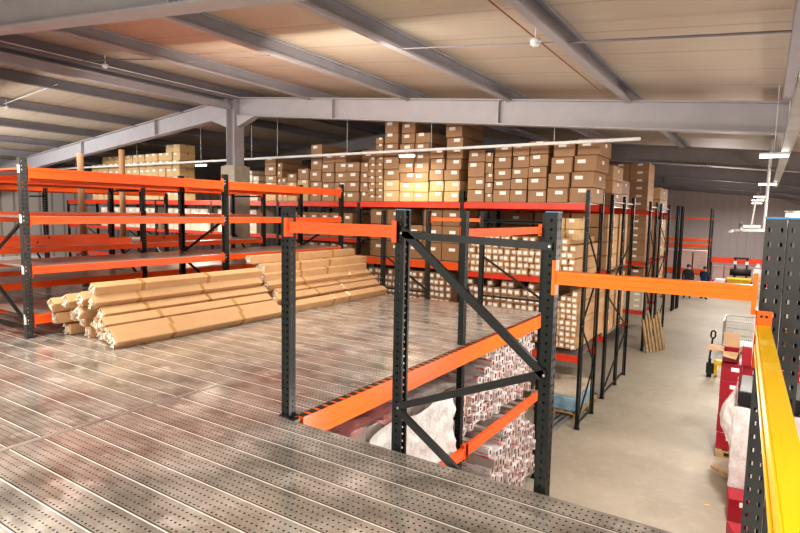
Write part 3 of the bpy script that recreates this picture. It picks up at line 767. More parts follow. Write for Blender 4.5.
mb = MB(); mb.box(-.5,.5,-.7,.7,.32,.42); mb.build('top_sheet', M['cardw'], t, bevel=.02)
# steel sections on the floor under the rack
for i in range(3):
    mb = MB(); mb.bar((-3.5-i*.12,9.9,FZ+.035), (-3.35-i*.12,12.6,FZ+.035), .07, .07); tag(mb.build('steel_section', M['galv']), 'galvanised steel length on the floor, '+ORD[i]+' from the aisle', 'steel bar', 'steel lengths on the floor')

# ---- goods in the following racks, seen end-on from the aisle ------------------
def big(x, y, z, w, d, h, mat, label, group, rz=0, faces='fr', tape=True): return carton(x, y, z, w, d, h, mat, label, group, rz, faces, tape)
for r, (z, h, m_) in enumerate(((1.87,.30,'card'),(2.18,.30,'cardl'),(2.49,.36,'cardl'))):
    big(-3.62, 14.3, z, .95, 1.1, h, m_, 'wide carton on the second rack, '+level_word(r,3)+' of its stack', 'wide cartons on the second rack')
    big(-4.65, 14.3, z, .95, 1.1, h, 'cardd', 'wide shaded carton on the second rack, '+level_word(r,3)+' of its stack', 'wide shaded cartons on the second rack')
for lev, z0, n, hh in ((0,.31,4,.345),(1,-1.33,5,.295)):
    for i in range(3):
        for r in range(n):
            big(-3.65-i*.95, 14.25, z0+r*hh, .9, 1.15, hh-.01, ('cardl','card','cardd')[i], 'long brown carton, '+level_word(r,n)+' of '+ORD[i]+' stack on the '+('middle' if lev == 0 else 'lower')+' level of the second rack', 'long cartons on the second rack')
for r in range(4):
    for i in range(2):
        big(-3.66-i*.95, 15.66, .31+r*.345, .9, 1.0, .335, 'cardl', 'pale carton, '+level_word(r,4)+' of '+('aisle' if i == 0 else 'inner')+' stack at the back of the second rack', 'pale cartons at the back of the second rack')
        big(-3.66-i*.95, 15.66, -1.33+r*.36, .9, 1.0, .35, 'cardl', 'pale carton, '+level_word(r,4)+' of '+('aisle' if i == 0 else 'inner')+' stack, lower back of the second rack', 'pale cartons at the lower back of the second rack')
        if r < 2: big(-3.66-i*.95, 15.66, 1.87+r*.36, .9, 1.0, .35, 'card', 'carton on top of the second rack back, '+('bottom' if r == 0 else 'top')+' of '+('aisle' if i == 0 else 'inner')+' stack', 'cartons on top of the second rack back')
# fourth rack: tall columns of flat cartons with labels
for i in range(4):
    for r in range(6): carton(-3.62-i*.62, 20.25, 1.85+r*.26, .6, 1.1, .255, 'card', 'flat labelled carton above the third rack, '+level_word(r,6)+' of '+ORD[i]+' column from the aisle', 'flat cartons on top of the third rack', faces='f', name='flat_carton')
    for r in range(7): carton(-3.62-i*.62, 20.25, .11+r*.235, .6, 1.1, .23, 'card', 'flat labelled carton in the third rack, '+level_word(r,7)+' of '+ORD[i]+' column from the aisle', 'flat cartons inside the third rack', faces='f', name='flat_carton')
    for r in range(7): carton(-3.55-i*.5, 20.25, -1.54+r*.2, .45, 1.1, .195, 'cardd' if r > 3 else 'cardw', 'small carton low in the third rack, '+level_word(r,7)+' of '+ORD[i]+' column from the aisle', 'small cartons low in the third rack', faces='f', tape=False, name='small_carton')
for i in range(2):
    for r in range(2): big(-3.75-i*.9, 23.1, 1.85+r*.45, .8, 1.9, .44, 'cardl', 'pale carton above the fourth rack, '+('bottom' if r == 0 else 'top')+' of '+('aisle' if i == 0 else 'inner')+' stack', 'pale cartons of the fourth rack')
    for r in range(3): big(-3.75-i*.9, 23.1, .11+r*.48, .8, 1.9, .47, 'cardl', 'pale carton in the fourth rack, '+level_word(r,3)+' of '+('aisle' if i == 0 else 'inner')+' stack', 'pale cartons of the fourth rack')
    for r in range(3): big(-3.75-i*.9, 23.1, -1.54+r*.48, .8, 1.9, .47, 'cardl', 'pale carton low in the fourth rack, '+level_word(r,3)+' of '+('aisle' if i == 0 else 'inner')+' stack', 'pale cartons of the fourth rack')
# leaning slats beside the third rack
for i in range(6):
    mb = MB(); x = -3.0+i*.08; y = 20.0+i*.16; mb.bar((x,y,FZ+.0), (x-.22-.03*(i%3),y+.15,FZ+1.08+.1*(i%3)), .09, .05)
    tag(mb.build('leaning_board', M['wood']), 'rough board leaning on the rack post by the aisle, '+ORD[i]+' from the left', 'board', 'boards leaning by the aisle')
# pink wrapped goods at the far rack
for i in range(4):
    for z in (-1.9,):
        carton(-3.05-i*.78, 37.4, -1.38, .7, 1.0, 1.1, 'pink', 'pink wrapped carton load, '+ORD[i]+' from the aisle in the far rack', 'pink loads in the far rack', faces='', tape=False, name='wrapped_load')
        carton(-3.05-i*.78, 37.4, FZ, .7, 1.0, 1.2, 'pink', 'pink wrapped load on the floor under the far rack, '+ORD[i]+' from the aisle', 'pink loads under the far rack', faces='', tape=False, name='wrapped_load')

# ================================================================== LONG CARTONS ON THE DECK
def pile(ends, y0, L, s, where, group, mat='cardl', dx=0.0):
    for i, (x, z, ro, dy, ex) in enumerate(ends):
        o, tp = longc(x, y0+dy, z, s, L, mat, 'long kraft carton '+ex, group, roll=ro, rz=dx+rr.uniform(-.006,.006))
        for q in (rr.uniform(.2,.4), rr.uniform(.55,.8)): link('packing_tape', tp, o, (0,L*q,0))
        # crumpled folded end
        mb = MB(); rg = random.Random(i); q = s/2
        for k in range(5):
            a = rg.uniform(-.8,.8)*q; b = rg.uniform(-.8,.8)*q; w = rg.uniform(.2,.5)*q
            mb.quad((a-w,-.012-rg.uniform(0,.02),b-w),(a+w,-.006,b-w*.6),(a+w,-.014-rg.uniform(0,.02),b+w),(a-w*.5,-.005,b+w*.8))
        mb.build('folded_end', M['cardw'], o)
        bv = o.modifiers.new('bevel','BEVEL'); bv.width = .012; bv.segments = 2
E1 = [(-7.22,.40,.5,-.14,'at the upper left of the near pile'),(-7.04,.455,.75,-.06,'second along the upper left of the near pile'),(-7.02,.47,.1,.12,'third along the upper left, leaning on the top one'),
      (-6.80,.50,.7,0,'beside the topmost one in the near pile'),(-6.63,.62,.35,.05,'topmost of the near pile'),(-6.60,.48,.8,.02,'just under the topmost one'),
      (-7.10,.27,.3,.05,'in the middle of the left side, near pile'),(-6.86,.34,.75,0,'centre of the near pile'),(-6.53,.33,.6,.08,'right of centre in the near pile'),
      (-6.68,.19,.4,.1,'below the centre of the near pile'),(-6.38,.235,.65,.0,'third from the bottom right in the near pile'),(-7.26,.07,0,.06,'lying alone at the bottom left'),
      (-6.90,.07,0,.12,'flat on the deck at the bottom centre'),(-6.74,.07,.0,.18,'flat on the deck under the pile'),(-6.56,.07,0,.12,'flat on the deck, right of bottom centre'),
      (-6.26,.14,.7,.02,'second from the bottom right in the near pile'),(-6.10,.085,.78,-.02,'front bottom right of the near pile'),(-7.24,.24,.1,-.1,'clear-wrapped end at the far left of the pile'),
      (-6.98,.20,.2,.1,'low in the left middle of the near pile')]
pile(E1, 3.5, 2.62, .135, 'on the deck', 'long cartons in the near pile')
E2 = [(-6.95,.80,.0,0.05,'topmost of the far pile'),(-6.74,.66,.05,.15,'second layer of the far pile'),(-6.90,.66,0,.2,'second layer rear of the far pile'),(-6.66,.53,.1,.05,'third layer of the far pile'),(-6.83,.52,0,.15,'third layer rear of the far pile'),
      (-6.60,.40,.55,.08,'fourth layer of the far pile'),(-6.80,.38,.1,.12,'fourth layer rear of the far pile'),(-6.50,.27,.3,.2,'fifth layer of the far pile'),(-6.68,.25,0,.1,'fifth layer rear of the far pile'),
      (-6.36,.20,.6,.05,'sixth layer of the far pile'),(-6.20,.085,.5,.12,'front bottom one of the far pile'),(-6.45,.08,0,.15,'bottom rear of the far pile'),(-6.62,.08,0,.15,'bottom middle of the far pile'),(-6.80,.08,0,.1,'bottom of the far pile near the rack'),(-6.8,.22,0,.1,'inner one of the far pile'),(-7.0,.50,0,.1,'third layer nearest the rack, far pile'),(-7.0,.355,0,.1,'fourth layer nearest the rack, far pile'),(-6.98,.215,0,.1,'fifth layer nearest the rack, far pile'),(-6.98,.071,0,.1,'bottom layer nearest the rack, far pile')]
pile(E2, 6.2, 2.72, .14, 'on the deck', 'long cartons in the far pile')

# ================================================================== BUNDLES BELOW THE DECK
def bundle(x, y, z, L, w, h, mat, label, group, rz=0):
    """long bundle pointing along -X, its end facing the aisle side (+X)"""
    k = ('B', round(L,2), round(w,3), round(h,3), mat)
    if k not in _box:
        mb = MB(); mb.box(-L, 0, -w/2, w/2, 0, h); lb = MB()
        lb.box(.001,.004,-w*.3,w*.1,h*.25,h*.8)
        _box[k] = (mb.mesh('wrapped_bundle', M[mat]), lb.mesh('end_patch', M['grey_rag']))
    o = link('wrapped_bundle', _box[k][0], None, (x,y,z), (0,0,rz)); tag(o, label, 'bundle', group)
    b = o.modifiers.new('bevel','BEVEL'); b.width = .012; b.segments = 2
    link('end_patch', _box[k][1], o); return o
def bundles(ycols, z0, tops, hh, where, group, x=-3.1, L=1.9, mats=('bundle','bundle2')):
    for i, y in enumerate(ycols):
        z = z0; r = 0
        while z+hh*.5 < tops[i]:
            h = hh*rr.uniform(.8,1.3); w = (ycols[1]-ycols[0])*.96
            bundle(x+rr.uniform(-.07,.04), y, z, L, w, h-.006, rr.choice(mats), 'film-wrapped printed bundle, '+ORD[min(r,25)]+' up in '+ORD[min(i,25)]+' column of '+where, group); z += h; r += 1
ya = [6.30+.118*i for i in range(23)]
ta = [-.80 if i < 3 else (-.66 if i < 6 else (-.5 if i < 8 else -.25)) for i in range(23)]
bundles(ya, -1.287, [t for t in ta], .115, 'the upper level below the deck', 'bundles on the upper level below the deck')
yb2 = [7.0+.13*i for i in range(16)]
bundles(yb2, FZ+.15, [-2.2 if i < 2 else (-1.75 if i < 5 else (-1.5 if i < 13 else -1.9)) for i in range(16)], .12, 'the floor level below the deck', 'bundles on the floor level below the deck', x=-3.02)
for i in range(2): pallet(-3.72, 7.3+i*.9, 1.0, .85, 0, ('nearer' if i == 0 else 'farther')+' wooden pallet under the film-wrapped bundles', 'pallets below the deck')
# long grey boards on top / under the deck, running along X
for i in range(8):
    mb = MB(); y = 3.45+i*.3; mb.box(-4.2+.0, -3.12-.012*i, y, y+.27, -1.287, -.52+.02*(i%3)); tag(mb.build('board_pack', M['bundleside'], bevel=.01), 'long grey-brown board pack under the deck edge, '+ORD[i]+' from the near corner', 'bundle', 'board packs under the deck edge')
# crumpled plastic sheets (white, clear and red) draped over the packs
def crumple(x0, x1, y0, y1, zf, nx, ny, amp, seed, name, mat, label, vertical=False, thick=0):
    rg = random.Random(seed); mb = MB(); V = []
    for j in range(ny+1):
        for i in range(nx+1):
            u = i/nx; v = j/ny; a = amp*rg.uniform(-1,1)
            V.append(zf(u, v, a))
    mb.v = V
    for j in range(ny):
        for i in range(nx):
            q = j*(nx+1)+i; mb.f.append((q,q+1,q+nx+2,q+nx+1)); mb.mi.append(0)
    o = mb.build(name, M[mat], None, True); tag(o, label, 'plastic sheet')
    s = o.modifiers.new('subdivision','SUBSURF'); s.levels = 1; s.render_levels = 1
    return o
crumple(0,0,0,0, lambda u,v,a: (-3.04+a+.03*v, 4.25+1.75*u+a*.5, -.55-.95*v+a*.6+.04*math.sin(u*9)), 22, 16, .035, 5, 'plastic_sheet', 'filmw', 'white crumpled plastic sheet hanging over the packs under the deck')
crumple(0,0,0,0, lambda u,v,a: (-3.02-1.0*v+a*.3, 3.5+1.3*u+a*.4, -.43+a+.05*math.sin(u*14)), 22, 14, .03, 8, 'plastic_sheet', 'filmred', 'red printed crumpled film lying on the packs at the near corner')
crumple(0,0,0,0, lambda u,v,a: (-3.03-1.05*v+a*.3, 4.75+1.3*u+a*.4, -.47+a*.5), 18, 12, .02, 9, 'plastic_sheet', 'film', 'clear film lying over the packs behind the red film')

# ================================================================== RIGHT SIDE GOODS
def redc(x, y, z, w, d, h, label, rz=0, white=True):
    o = carton(x, y, z, w, d, h, 'red', label, 'red cartons', rz, faces='f' if white else '', tape=False, name='red_carton'); return o
pallet(.16, 12.6, 1.3, 1.3, 0, 'wooden pallet under the back stack of red cartons')
ny = 0
for i, x in enumerate((-.33,.02,.37,.72)):
    for j, y in enumerate((12.0,12.55)):
        for r in range(5 if not (i == 0 and j == 1) else 4):
            redc(x, y, FZ+.145+r*.335, .335, .5, .325, 'red carton in the back pallet stack, '+ORD[r]+' layer, '+ORD[i]+' across, '+('front' if j == 0 else 'rear')+' row', rz=rr.uniform(-.02,.02))
# open carton on top
t = thing('open_carton', 'opened red carton with raised kraft flaps on the back stack', 'box', (-.36,12.3,FZ+.145+1.68))
mb = MB(); w, d, h = .13, .24, .2
mb.box(-w,w,-d,-d+.008,0,h); mb.box(-w,w,d-.008,d,0,h); mb.box(-w,-w+.008,-d,d,0,h); mb.box(w-.008,w,-d,d,0,h); mb.box(-w,w,-d,d,0,.006); mb.build('carton_body', M['red'], t)
for nm_, q in (('flap',((-w,-d,h),(-w,d,h),(-w-.26,d*.7,h+.03),(-w-.30,-d*.9,h-.02))),('flap',((-w,d,h),(w,d,h),(w*.8,d+.1,h+.26),(-w*1.3,d+.12,h+.26))),('flap',((w,-d,h),(w,d,h),(w+.16,d,h+.15),(w+.16,-d,h+.12))),('flap',((-w,-d,h),(w,-d,h),(w*.7,-d-.18,h-.1),(-w*.9,-d-.2,h-.06)))):
    mb = MB(); mb.quad(*q); o = mb.build(nm_, M['card'], t); s = o.modifiers.new('solid','SOLIDIFY'); s.thickness = .006
redc(.10, 11.95, FZ+.145+1.675, .56, .5, .36, 'red printed carton standing beside the opened one', 0)
redc(.72, 12.1, FZ+.145+1.675, .5, .45, .30, 'red carton at the right end on top of the back stack', 0)
# front wrapped pallet
pallet(.42, 10.55, 1.25, 1.15, 0, 'wooden pallet under the film-wrapped stack')
for i, x in enumerate((0.04,.42,.80)):
    for j, y in enumerate((10.0,10.55)):
        for r in range(4):
            carton(x, y, FZ+.145+r*.36, .37, .53, .35, 'pink', 'pale pink carton under film, '+ORD[r]+' layer, '+ORD[i]+' across, '+('front' if j == 0 else 'rear')+' row', 'film-wrapped cartons', faces='', tape=False, name='wrapped_carton')
for k, (a, b) in enumerate((((.16,9.965),(.16,9.965)),((-.16,10.2),(-.16,10.2)))):
    pass
mb = MB(); z0, z1 = FZ+.15, FZ+1.6
mb.box(.20,.25,9.955,9.975,z0,z1); mb.box(-.165,-.15,10.0,11.0,FZ+.80,FZ+.86); mb.box(-.16,1.0,9.955,9.975,FZ+.80,FZ+.85)
tag(mb.build('strapping', M['red']), 'dark red straps around the film-wrapped stack', 'strap')
def wrapshell(x0, x1, y0, y1, z0, z1, bulge, seed, mat, label, nz=12):
    rg = random.Random(seed); mb = MB(); per = []
    n = 9
    for i in range(n): per.append((x0, y1-(y1-y0)*i/n))
    for i in range(n): per.append((x0+(x1-x0)*i/n, y0))
    for i in range(n): per.append((x1, y0+(y1-y0)*i/n))
    for i in range(n): per.append((x1-(x1-x0)*i/n, y1))
    N = len(per); cx, cy = (x0+x1)/2, (y0+y1)/2
    for k in range(nz+1):
        v = k/nz
        for (x, y) in per:
            o_ = .03+bulge*math.sin(v*math.pi*1.0)*(rg.uniform(.5,1.)) + rg.uniform(-.018,.018)
            dx, dy = x-cx, y-cy; l = math.hypot(dx,dy); mb.v.append((x+dx/l*o_, y+dy/l*o_, z0+(z1-z0)*v))
    for k in range(nz):
        for i in range(N):
            a = k*N+i; b2 = k*N+(i+1)%N; mb.f.append((a,b2,b2+N,a+N)); mb.mi.append(0)
    return tag(mb.build('stretch_wrap', M[mat], None, True), label, 'plastic film')
wrapshell(-.17, 1.0, 9.97, 11.1, FZ+.12, FZ+1.62, .03, 4, 'film', 'clear stretch film around the front pallet stack')
# loose white film bag at the corner
crumple(0,0,0,0, lambda u,v,a: (-.20-.22*math.sin(min(1,v*1.1)*math.pi)*math.sin(u*math.pi)+a, 10.1+1.3*u+a, FZ+.75+1.0*v+a), 14, 14, .02, 21, 'film_bag', 'film', 'loose clear film bulging out from the corner of the stacks')
mb = MB(); mb.box(-.16,1.0,9.98,11.1,FZ+1.63,FZ+1.86); tag(mb.build('black_wrapped_box', M['black'], bevel=.02), 'black film-wrapped layer on top of the front stack', 'box')
# single red carton on the floor and a few scraps
redc(-.02, 9.45, FZ, .34, .42, .36, 'single red carton standing on the floor before the wrapped stack', rz=.1)
redc(.02, 8.75, FZ, .30, .3, .2, 'small red carton lying on the floor at the lower right', rz=.3)
mb = MB(); mb.bar((-.48,11.2,FZ+.10), (-.22,10.95,FZ+.06), .1, .03); tag(mb.build('wood_offcut', M['wood']), 'short wooden offcut leaning at the stack corner', 'wood')
mb = MB(); mb.bar((-.50,9.75,FZ+.006), (-.42,9.78,FZ+.006), .05, .01); tag(mb.build('cardboard_scrap', M['cardy']), 'small orange cardboard scrap on the concrete floor', 'scrap')
# red stacks further right, behind the corner uprights
for j in range(3):
    for r in range(7):
        redc(1.25+j*.42, 9.0, FZ+.145+r*.34, .40, .5, .33, 'red carton right of the grey uprights, '+ORD[r]+' layer of '+ORD[j]+' column', rz=0)
pallet(1.65, 9.3, 1.4, 1.1, 0, 'wooden pallet under the rightmost red stack')
for j in range(2):
    for r in range(4):
        carton(.95+j*.5, 7.2, FZ+.145+r*.4, .46, .6, .39, 'pink', 'pink-white wrapped carton at the right edge, '+ORD[r]+' layer of '+('left' if j == 0 else 'right')+' column', 'wrapped cartons at the right edge', faces='', tape=False, name='wrapped_carton')
mb = MB(); mb.box(.7,1.7,7.2,7.85,FZ+1.76,FZ+1.95); tag(mb.build('black_wrapped_box', M['black'], bevel=.02), 'black wrapped box on the stack at the right edge', 'box')
wrapshell(.70, 1.70, 7.18, 7.82, FZ+.12, FZ+1.75, .02, 6, 'film', 'clear stretch film around the right edge stack')
# wire cage trolley
t = thing('wire_cage', 'galvanised wire cage container behind the red cartons', 'cage', (-.15,22.6,FZ))
mb = MB(); w, d, z0, z1 = .78, .7, .2, 1.05
for sx in (-w, w):
    for sy in (-d, d): mb.bar((sx,sy,0), (sx,sy,z1), .04, .04)
for z in (z0, .6, z1):
    mb.bar((-w,-d,z),(w,-d,z),.03,.03); mb.bar((-w,d,z),(w,d,z),.03,.03); mb.bar((-w,-d,z),(-w,d,z),.03,.03); mb.bar((w,-d,z),(w,d,z),.03,.03)
mb.build('frame', M['galv'], t)
mb = MB()
for i in range(26):
    x = -w+i*2*w/25; mb.box(x-.004,x+.004,-d-.004,-d+.004,z0,z1); mb.box(x-.004,x+.004,d-.004,d+.004,z0,z1)
for i in range(21):
    y = -d+i*2*d/20; mb.box(-w-.004,-w+.004,y-.004,y+.004,z0,z1); mb.box(w-.004,w+.004,y-.004,y+.004,z0,z1)
for i in range(1,9):
    z = z0+i*.09; mb.box(-w,w,-d-.005,-d,z,z+.007); mb.box(-w,w,d,d+.005,z,z+.007); mb.box(-w-.005,-w,-d,d,z,z+.007); mb.box(w,w+.005,-d,d,z,z+.007)
mb.box(-w,w,-d,d,z0-.01,z0); mb.build('wire_mesh', M['galv'], t)
# hand pallet truck
t = thing('pallet_truck', 'yellow hand pallet truck with a black upright handle in the aisle', 'pallet truck', (-1.22,17.9,FZ))
mb = MB(); mb.box(.30,.36,.2,1.25,.05,.1); mb.box(-.1+.75,.71,.2,1.25,.05,.1); mb.bar((.33,.15,.08),(.33,.3,.42),.06,.03); mb.bar((.68,.15,.08),(.68,.3,.42),.06,.03); mb.box(.28,.73,.1,.3,.36,.5); mb.box(.28,.33,.06,.22,.05,.5); mb.box(.68,.73,.06,.22,.05,.5); mb.build('forks', M['yel'], t)
mb = MB(); mb.box(.10,.30,.05,.2,.12,.42); mb.cyl((.18,.1,.4),(.18,.1,.55),.04,12); mb.build('hydraulic_pump', M['black'], t)
mb = MB(); mb.cyl((.12,.12,.09),(.24,.12,.09),.09,18); mb.build('steer_wheel', M['rubber'], t)
mb = MB(); mb.bar((.16,.1,.5),(.22,.0,1.16),.04,.03); mb.build('handle_tube', M['black'], t)
mb = MB(); pts = [(.22,0,1.14),(.17,-.02,1.2),(.18,-.03,1.34),(.23,-.04,1.38),(.28,-.03,1.34),(.28,-.02,1.2),(.22,0,1.14)]; mb.path(pts, .022, 8); mb.build('grip_loop', M['rubber'], t)
# brown bundles behind uprights at mid distance
for i in range(3):
    carton(.25+.35*i, 24.5, FZ, .33, .6, .75-.1*i, 'cardd', 'brown parcel standing far behind the cage, '+ORD[i]+' from the left', 'brown parcels behind the cage', tape=False)

# ================================================================== FAR AREA
# low red-orange beam with pink goods, machine, yellow and white loads
t = thing('low_rack', 'low red-orange rack beam in front of pink goods near the far wall', 'rack', (-1.3,41.0,FZ))
for x in (-1.4,2.0):
    mb = MB(); mb.box(x-.05,x+.05,-.02,.08,0,2.1); mb.build('upright', M['post'], t)
mb = MB(); mb.box(-1.4,2.0,-.09,-.03,1.75,2.1); mb.build('beam', M['redor'], t)
mb = MB(); mb.box(-1.4,2.0,-.09,-.03,.45,.65); mb.build('beam', M['redor'], t)
for i in range(5):
    carton(-2.3+i*.66, 41.4, FZ, .62, 1.0, 1.5, 'pink', 'pink wrapped load under the low red beam, '+ORD[i]+' from the left', 'pink loads under the low beam', faces='', tape=False)
t = thing('stacker', 'black stacker machine with a thick horizontal roller by the far wall', 'machine', (-1.02,39.8,FZ))
mb = MB(); mb.box(-.36,-.26,0,.12,0,2.15); mb.box(.26,.36,0,.12,0,2.15); mb.box(-.4,.4,0,.1,2.1,2.2); mb.build('mast', M['black'], t)
mb = MB(); mb.cyl((-.55,-.15,1.3),(.55,-.15,1.3),.2,20); mb.build('roller', M['rubber'], t, True)
mb = MB(); mb.box(-.45,.45,.1,.9,.0,.8); mb.build('chassis', M['black'], t, bevel=.04)
mb = MB(); mb.box(-.39,-.23,-.08,0,1.78,1.98); mb.box(.23,.39,-.08,0,1.78,1.98); mb.build('bracket', M['white'], t)
t = thing('yellow_bin', 'yellow container on the floor in front of the black machine', 'container', (-1.02,37.9,FZ))
mb = MB(); mb.box(-.58,.58,-.4,.4,.0,1.0); mb.build('tub', M['yel'], t, bevel=.03)
mb = MB(); mb.box(-.61,.61,-.44,.44,1.0,1.1); mb.build('lid', M['yel'], t, bevel=.02)
t = thing('wrapped_load', 'white film-covered load left of the yellow container', 'bundle', (-2.12,38.0,FZ))
mb = MB(); mb.v = [(-.45,-.4,0),(.45,-.4,0),(.45,.4,0),(-.45,.4,0),(-.1,-.3,1.02),(.43,-.35,1.0),(.43,.35,1.0),(-.1,.3,1.02)]; mb.f = [(0,3,2,1),(4,5,6,7),(0,1,5,4),(1,2,6,5),(2,3,7,6),(3,0,4,7)]; mb.mi=[0]*6; mb.build('film_cover', M['filmw'], t, bevel=.06)
t = thing('gas_bottle', 'pale rounded bottle standing right of the black machine', 'bottle', (-.12,39.5,FZ))
mb = MB(); mb.cyl((0,0,.0),(0,0,1.6),.24,20); mb.cyl((0,0,1.6),(0,0,1.78),.24,20,r2=.12); mb.build('body', M['pink'], t, True)
mb = MB(); mb.cyl((0,0,1.78),(0,0,1.9),.1,14); mb.build('cap', M['white'], t)
for i in range(3):
    carton(-.22+.28*i, 38.0+.2*i, FZ, .26, .3, .75+.12*(i%2), ('cardy','cardw','red')[i], 'small mixed parcel by the yellow container, '+ORD[i]+' from the left', 'small parcels by the yellow container', tape=False)
# white overhead pipe arm hanging over the aisle
t = thing('pipe_arm', 'white overhead pipe arm hanging down over the aisle', 'pipe', (.02,14.0,1.37))
z1 = zr(.02)-1.37-.25
mb = MB(); mb.cyl((-.02,0,.0),(.0,0,z1),.032,12); mb.build('drop_pipe', M['white'], t, True)
mb = MB(); mb.cyl((.02,0,.02),(-.56,0,.0),.036,12); mb.cyl((-.56,0,.0),(-.66,0,-.04),.036,12,r2=.025); mb.build('arm', M['white'], t, True)
mb = MB(); mb.cyl((-.25,0,.1),(-.20,0,.66),.018,10); mb.cyl((-.20,0,.66),(0,0,.68),.018,10); mb.box(-.40,-.08,-.05,.05,.06,.12); mb.build('bracket', M['white'], t)
mb = MB(); mb.cyl((-.43,0,-.05),(-.43,0,.14),.04,12); mb.cyl((-.43,-.0,.14),(-.43,0,.2),.02,10); mb.build('valve', M['galv'], t, True)
# round duct by the right wall
t = thing('duct_drum', 'pale metal duct drum beyond the grey uprights', 'duct', (.85,19.0,1.4))
mb = MB(); mb.cyl((0,0,0),(0,0,.42),.38,28); mb.build('drum', M['white'], t, True)
mb = MB(); mb.cyl((0,0,.42),(0,0,.47),.40,28); mb.cyl((.15,0,.6),(.15,0,zr(1.2)-1.4-.12),.12,16); mb.build('collar', M['galv'], t, True)
tr = MB(); tr.box(.1,.2,-.1,.1,FZ-1.4,0); tr.build('support', M['galv'], t)

# ---- people near the far end of the aisle
def person(x, y, label, shirt, trousers, rz, pose=0, h=1.72):
    t = thing('person', label, 'person', (x,y,FZ), None, (0,0,rz))
    s = h/1.75
    J = {'pel':(0,0,.95),'sp':(0,.0,1.12),'ch':(0,-.02,1.33),'nk':(0,-.03,1.50),'hd':(0,-.04,1.60),'hd2':(0,-.045,1.70)}
    V = []; Ed = []; Ra = []
    def add(p, r, par=None):
        V.append(tuple(c_*s for c_ in p)); Ra.append(r*s); i = len(V)-1
        if par is not None: Ed.append((par, i))
        return i
    pe = add((0,0,.95),.165); sp_ = add((0,0,1.14),.17,pe); ch = add((0,-.01,1.34),.20,sp_); nk = add((0,-.02,1.50),.062,ch); hd = add((0,-.04,1.60),.088,nk); h2 = add((0,-.04,1.69),.085,hd)
    hands = []
    for sd in (-1, 1):
        sh = add((sd*.17,0,1.42),.072,ch); el = add((sd*.25,.02 if pose == 0 else -.05,1.15),.05,sh); wr = add((sd*.22,-.10 if pose == 0 else -.22,.93 if pose == 0 else 1.12),.034,el); ha = add((sd*.21,-.13 if pose == 0 else -.28,.88 if pose == 0 else 1.12),.038,wr)
        hi = add((sd*.10,0,.88),.098,pe); kn = add((sd*.12,-.02,.50),.062,hi); an = add((sd*.13,.02,.10),.045,kn); he = add((sd*.13,-.04,.045),.045,an); to = add((sd*.14,-.16,.035),.035,he)
        hands.append((sd, V[ha]))
    me = bpy.data.meshes.new('body'); me.from_pydata(V, Ed, []); o = link('body', me, t)
    sk = o.modifiers.new('skin','SKIN')
    for i, v in enumerate(me.skin_vertices[0].data if me.skin_vertices else []): v.radius = (Ra[i], Ra[i]*(.72 if i in (pe,sp_,ch) else 1)); v.use_root = (i == pe)
    if not me.skin_vertices:
        bpy.context.view_layer.objects.active = o
    o.modifiers.new('sub','SUBSURF').levels = 1
    o.modifiers['sub'].render_levels = 2
    # clothes by height, in the body's own coordinates
    m, nt, b = new_mat('clothed_figure')
    sx = nd(nt, 'ShaderNodeSeparateXYZ'); nt.links.new(nd(nt, 'ShaderNodeTexCoord').outputs['Object'], sx.inputs[0]); z = sx.outputs[2]
    c = mixc(nt, mth(nt, 'GREATER_THAN', z, .94*s), trousers, shirt)
    c = mixc(nt, mth(nt, 'GREATER_THAN', z, 1.50*s), c, (.50,.30,.22)); c = mixc(nt, mth(nt, 'LESS_THAN', z, .08*s), c, (.02,.02,.02))
    nt.links.new(c, b.inputs['Base Color']); b.inputs['Roughness'].default_value = .8
    me.materials.append(m)
    hm = MB(); n = 14
    for j in range(6):
        for i in range(n):
            ph = j/5*math.pi*.55; th = 2*math.pi*i/n; hm.v.append((.098*s*math.sin(ph+.02)*math.cos(th), -.03*s+.115*s*math.sin(ph+.02)*math.sin(th)+.012, (1.66+.105*math.cos(ph))*s))
    for j in range(5):
        for i in range(n): a = j*n+i; hm.f.append((a,j*n+(i+1)%n,(j+1)*n+(i+1)%n,a+n)); hm.mi.append(0)
    hm.build('hair', M['black'], t, True)
    # face: nose, eyes, ears
    fm = MB(); fm.box(-.012*s,.012*s,-.145*s,-.12*s,1.60*s,1.64*s); 
    for sd in (-1,1): fm.box(sd*.085*s-.008,sd*.085*s+.008,-.05*s,-.02*s,1.59*s,1.65*s); 
    M.setdefault('skin', paint('skin', (.50,.30,.22), .5)); fm.build('nose_and_ears', M['skin'], t)
    em = MB()
    for sd in (-1,1): em.box(sd*.035*s-.012,sd*.035*s+.012,-.128*s,-.12*s,1.635*s,1.65*s)
    em.build('eyes', M['black'], t)
    for sd, hp in hands:
        fg = MB()
        for k in range(4):
            L_ = (.075,.085,.08,.065)[k]*s; x0 = hp[0]+(k-1.5)*.018; fg.cyl((x0,hp[1]-.01,hp[2]-.02),(x0,hp[1]-.03,hp[2]-.02-L_*.6),.009*s,6); fg.cyl((x0,hp[1]-.03,hp[2]-.02-L_*.6),(x0,hp[1]-.015,hp[2]-.02-L_),.008*s,6)
        fg.cyl((hp[0]-sd*.03,hp[1],hp[2]),(hp[0]-sd*.05,hp[1]-.03,hp[2]-.05),.01*s,6); fg.build('fingers', M['skin'], t)
    return t
person(-3.42, 35.4, 'person in a dark padded jacket seen from behind in the aisle', (.018,.018,.022), (.05,.06,.10), math.pi+.1, 0, 1.93)
person(-2.62, 35.6, 'person in a dark blue jacket partly hidden by the rack post', (.02,.04,.09), (.04,.05,.08), math.pi-.5, 1, 1.85)

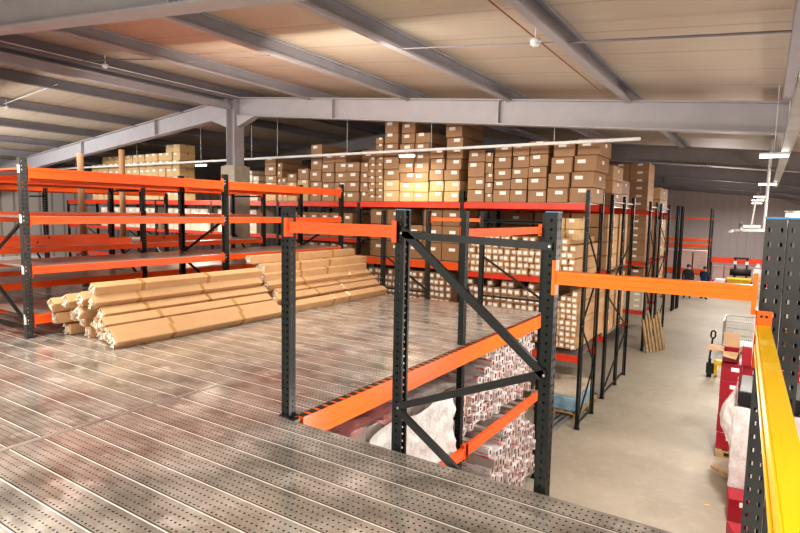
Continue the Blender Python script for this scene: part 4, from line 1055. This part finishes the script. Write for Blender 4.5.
# ================================================================== LIGHT
w = bpy.data.worlds.new('world'); scene.world = w; w.use_nodes = True
bg = w.node_tree.nodes['Background']; bg.inputs[0].default_value = (1,.93,.85,1); bg.inputs[1].default_value = .5
def area(x, y, z, sx, sy, e, col=(1,.86,.68), rot=(0,0,0)):  # added area light without a fixture, placed to brighten part of the hall
    ld = bpy.data.lights.new('added_light', 'AREA'); ld.shape = 'RECTANGLE'; ld.size = sx; ld.size_y = sy; ld.energy = e; ld.color = col
    return link('added_light', ld, None, (x,y,z), rot)
def omni(x, y, z, e, r=.35, col=(1,.88,.74)):  # added point light; no lamp hangs at these spots
    ld = bpy.data.lights.new('added_light', 'POINT'); ld.energy = e; ld.shadow_soft_size = r; ld.color = col; return link('added_light', ld, None, (x,y,z))
area(-4.5, -2.2, 3.1, 4.0, 1.2, 330, (1,.94,.87))
area(-10.0, -1.8, 3.3, 4.0, 1.0, 300, (1,.93,.86))
area(-6.5, 5.6, 3.25, 5.0, .5, 150, (1,.90,.78), (math.radians(68),0,0))
area(-13.0, 5.6, 3.35, 5.0, .5, 120, (1,.92,.84), (math.radians(66),0,0))
area(-19.5, 5.6, 2.8, 5.0, .5, 330, (1,.96,.93), (math.radians(70),0,0))
area(-6.6, 2.4, 3.3, 1.6, .6, 150, (1,.90,.76))
area(-17., 4.0, 2.9, 3.0, .6, 190, (1,.93,.9))
area(2.0, 14., 2.4, .4, 8.0, 70, (1,.88,.76))
area(-1.5, 39., 2.4, 3, 3.0, 230, (1,.95,.93))
omni(.7, -1.2, 2.5, 330, .4, (1,.9,.78))
omni(-3.0, -2.5, 2.0, 190, .6, (1,.92,.83))
omni(-1.0, 6.8, -.35, 120, .3, (1,.93,.88))
area(-4.2, 5.0, 3.15, 3.5, .6, 85, (1,.93,.88), (math.radians(45),0,0))
omni(-.7, 8.4, .2, 45, .3, (1,.93,.88))
omni(2.7, 12.0, .6, 260, .25, (1,.9,.8))
omni(-2.2, 3.7, -.28, 24, .15, (1,.93,.88))
omni(-15.5, 1.0, 2.5, 130, .5, (1,.92,.86))
omni(-1.5, 20.3, 2.3, 90, .4, (1,.91,.9))
omni(-1.5, 27.3, 2.2, 100, .4, (1,.92,.92))
omni(-1.5, 33., 1.2, 130, .5, (1,.92,.9))
scene.view_settings.view_transform = 'Standard'
try: scene.view_settings.look = 'Medium High Contrast'
except Exception: scene.view_settings.look = 'None'
scene.view_settings.exposure = 0.04
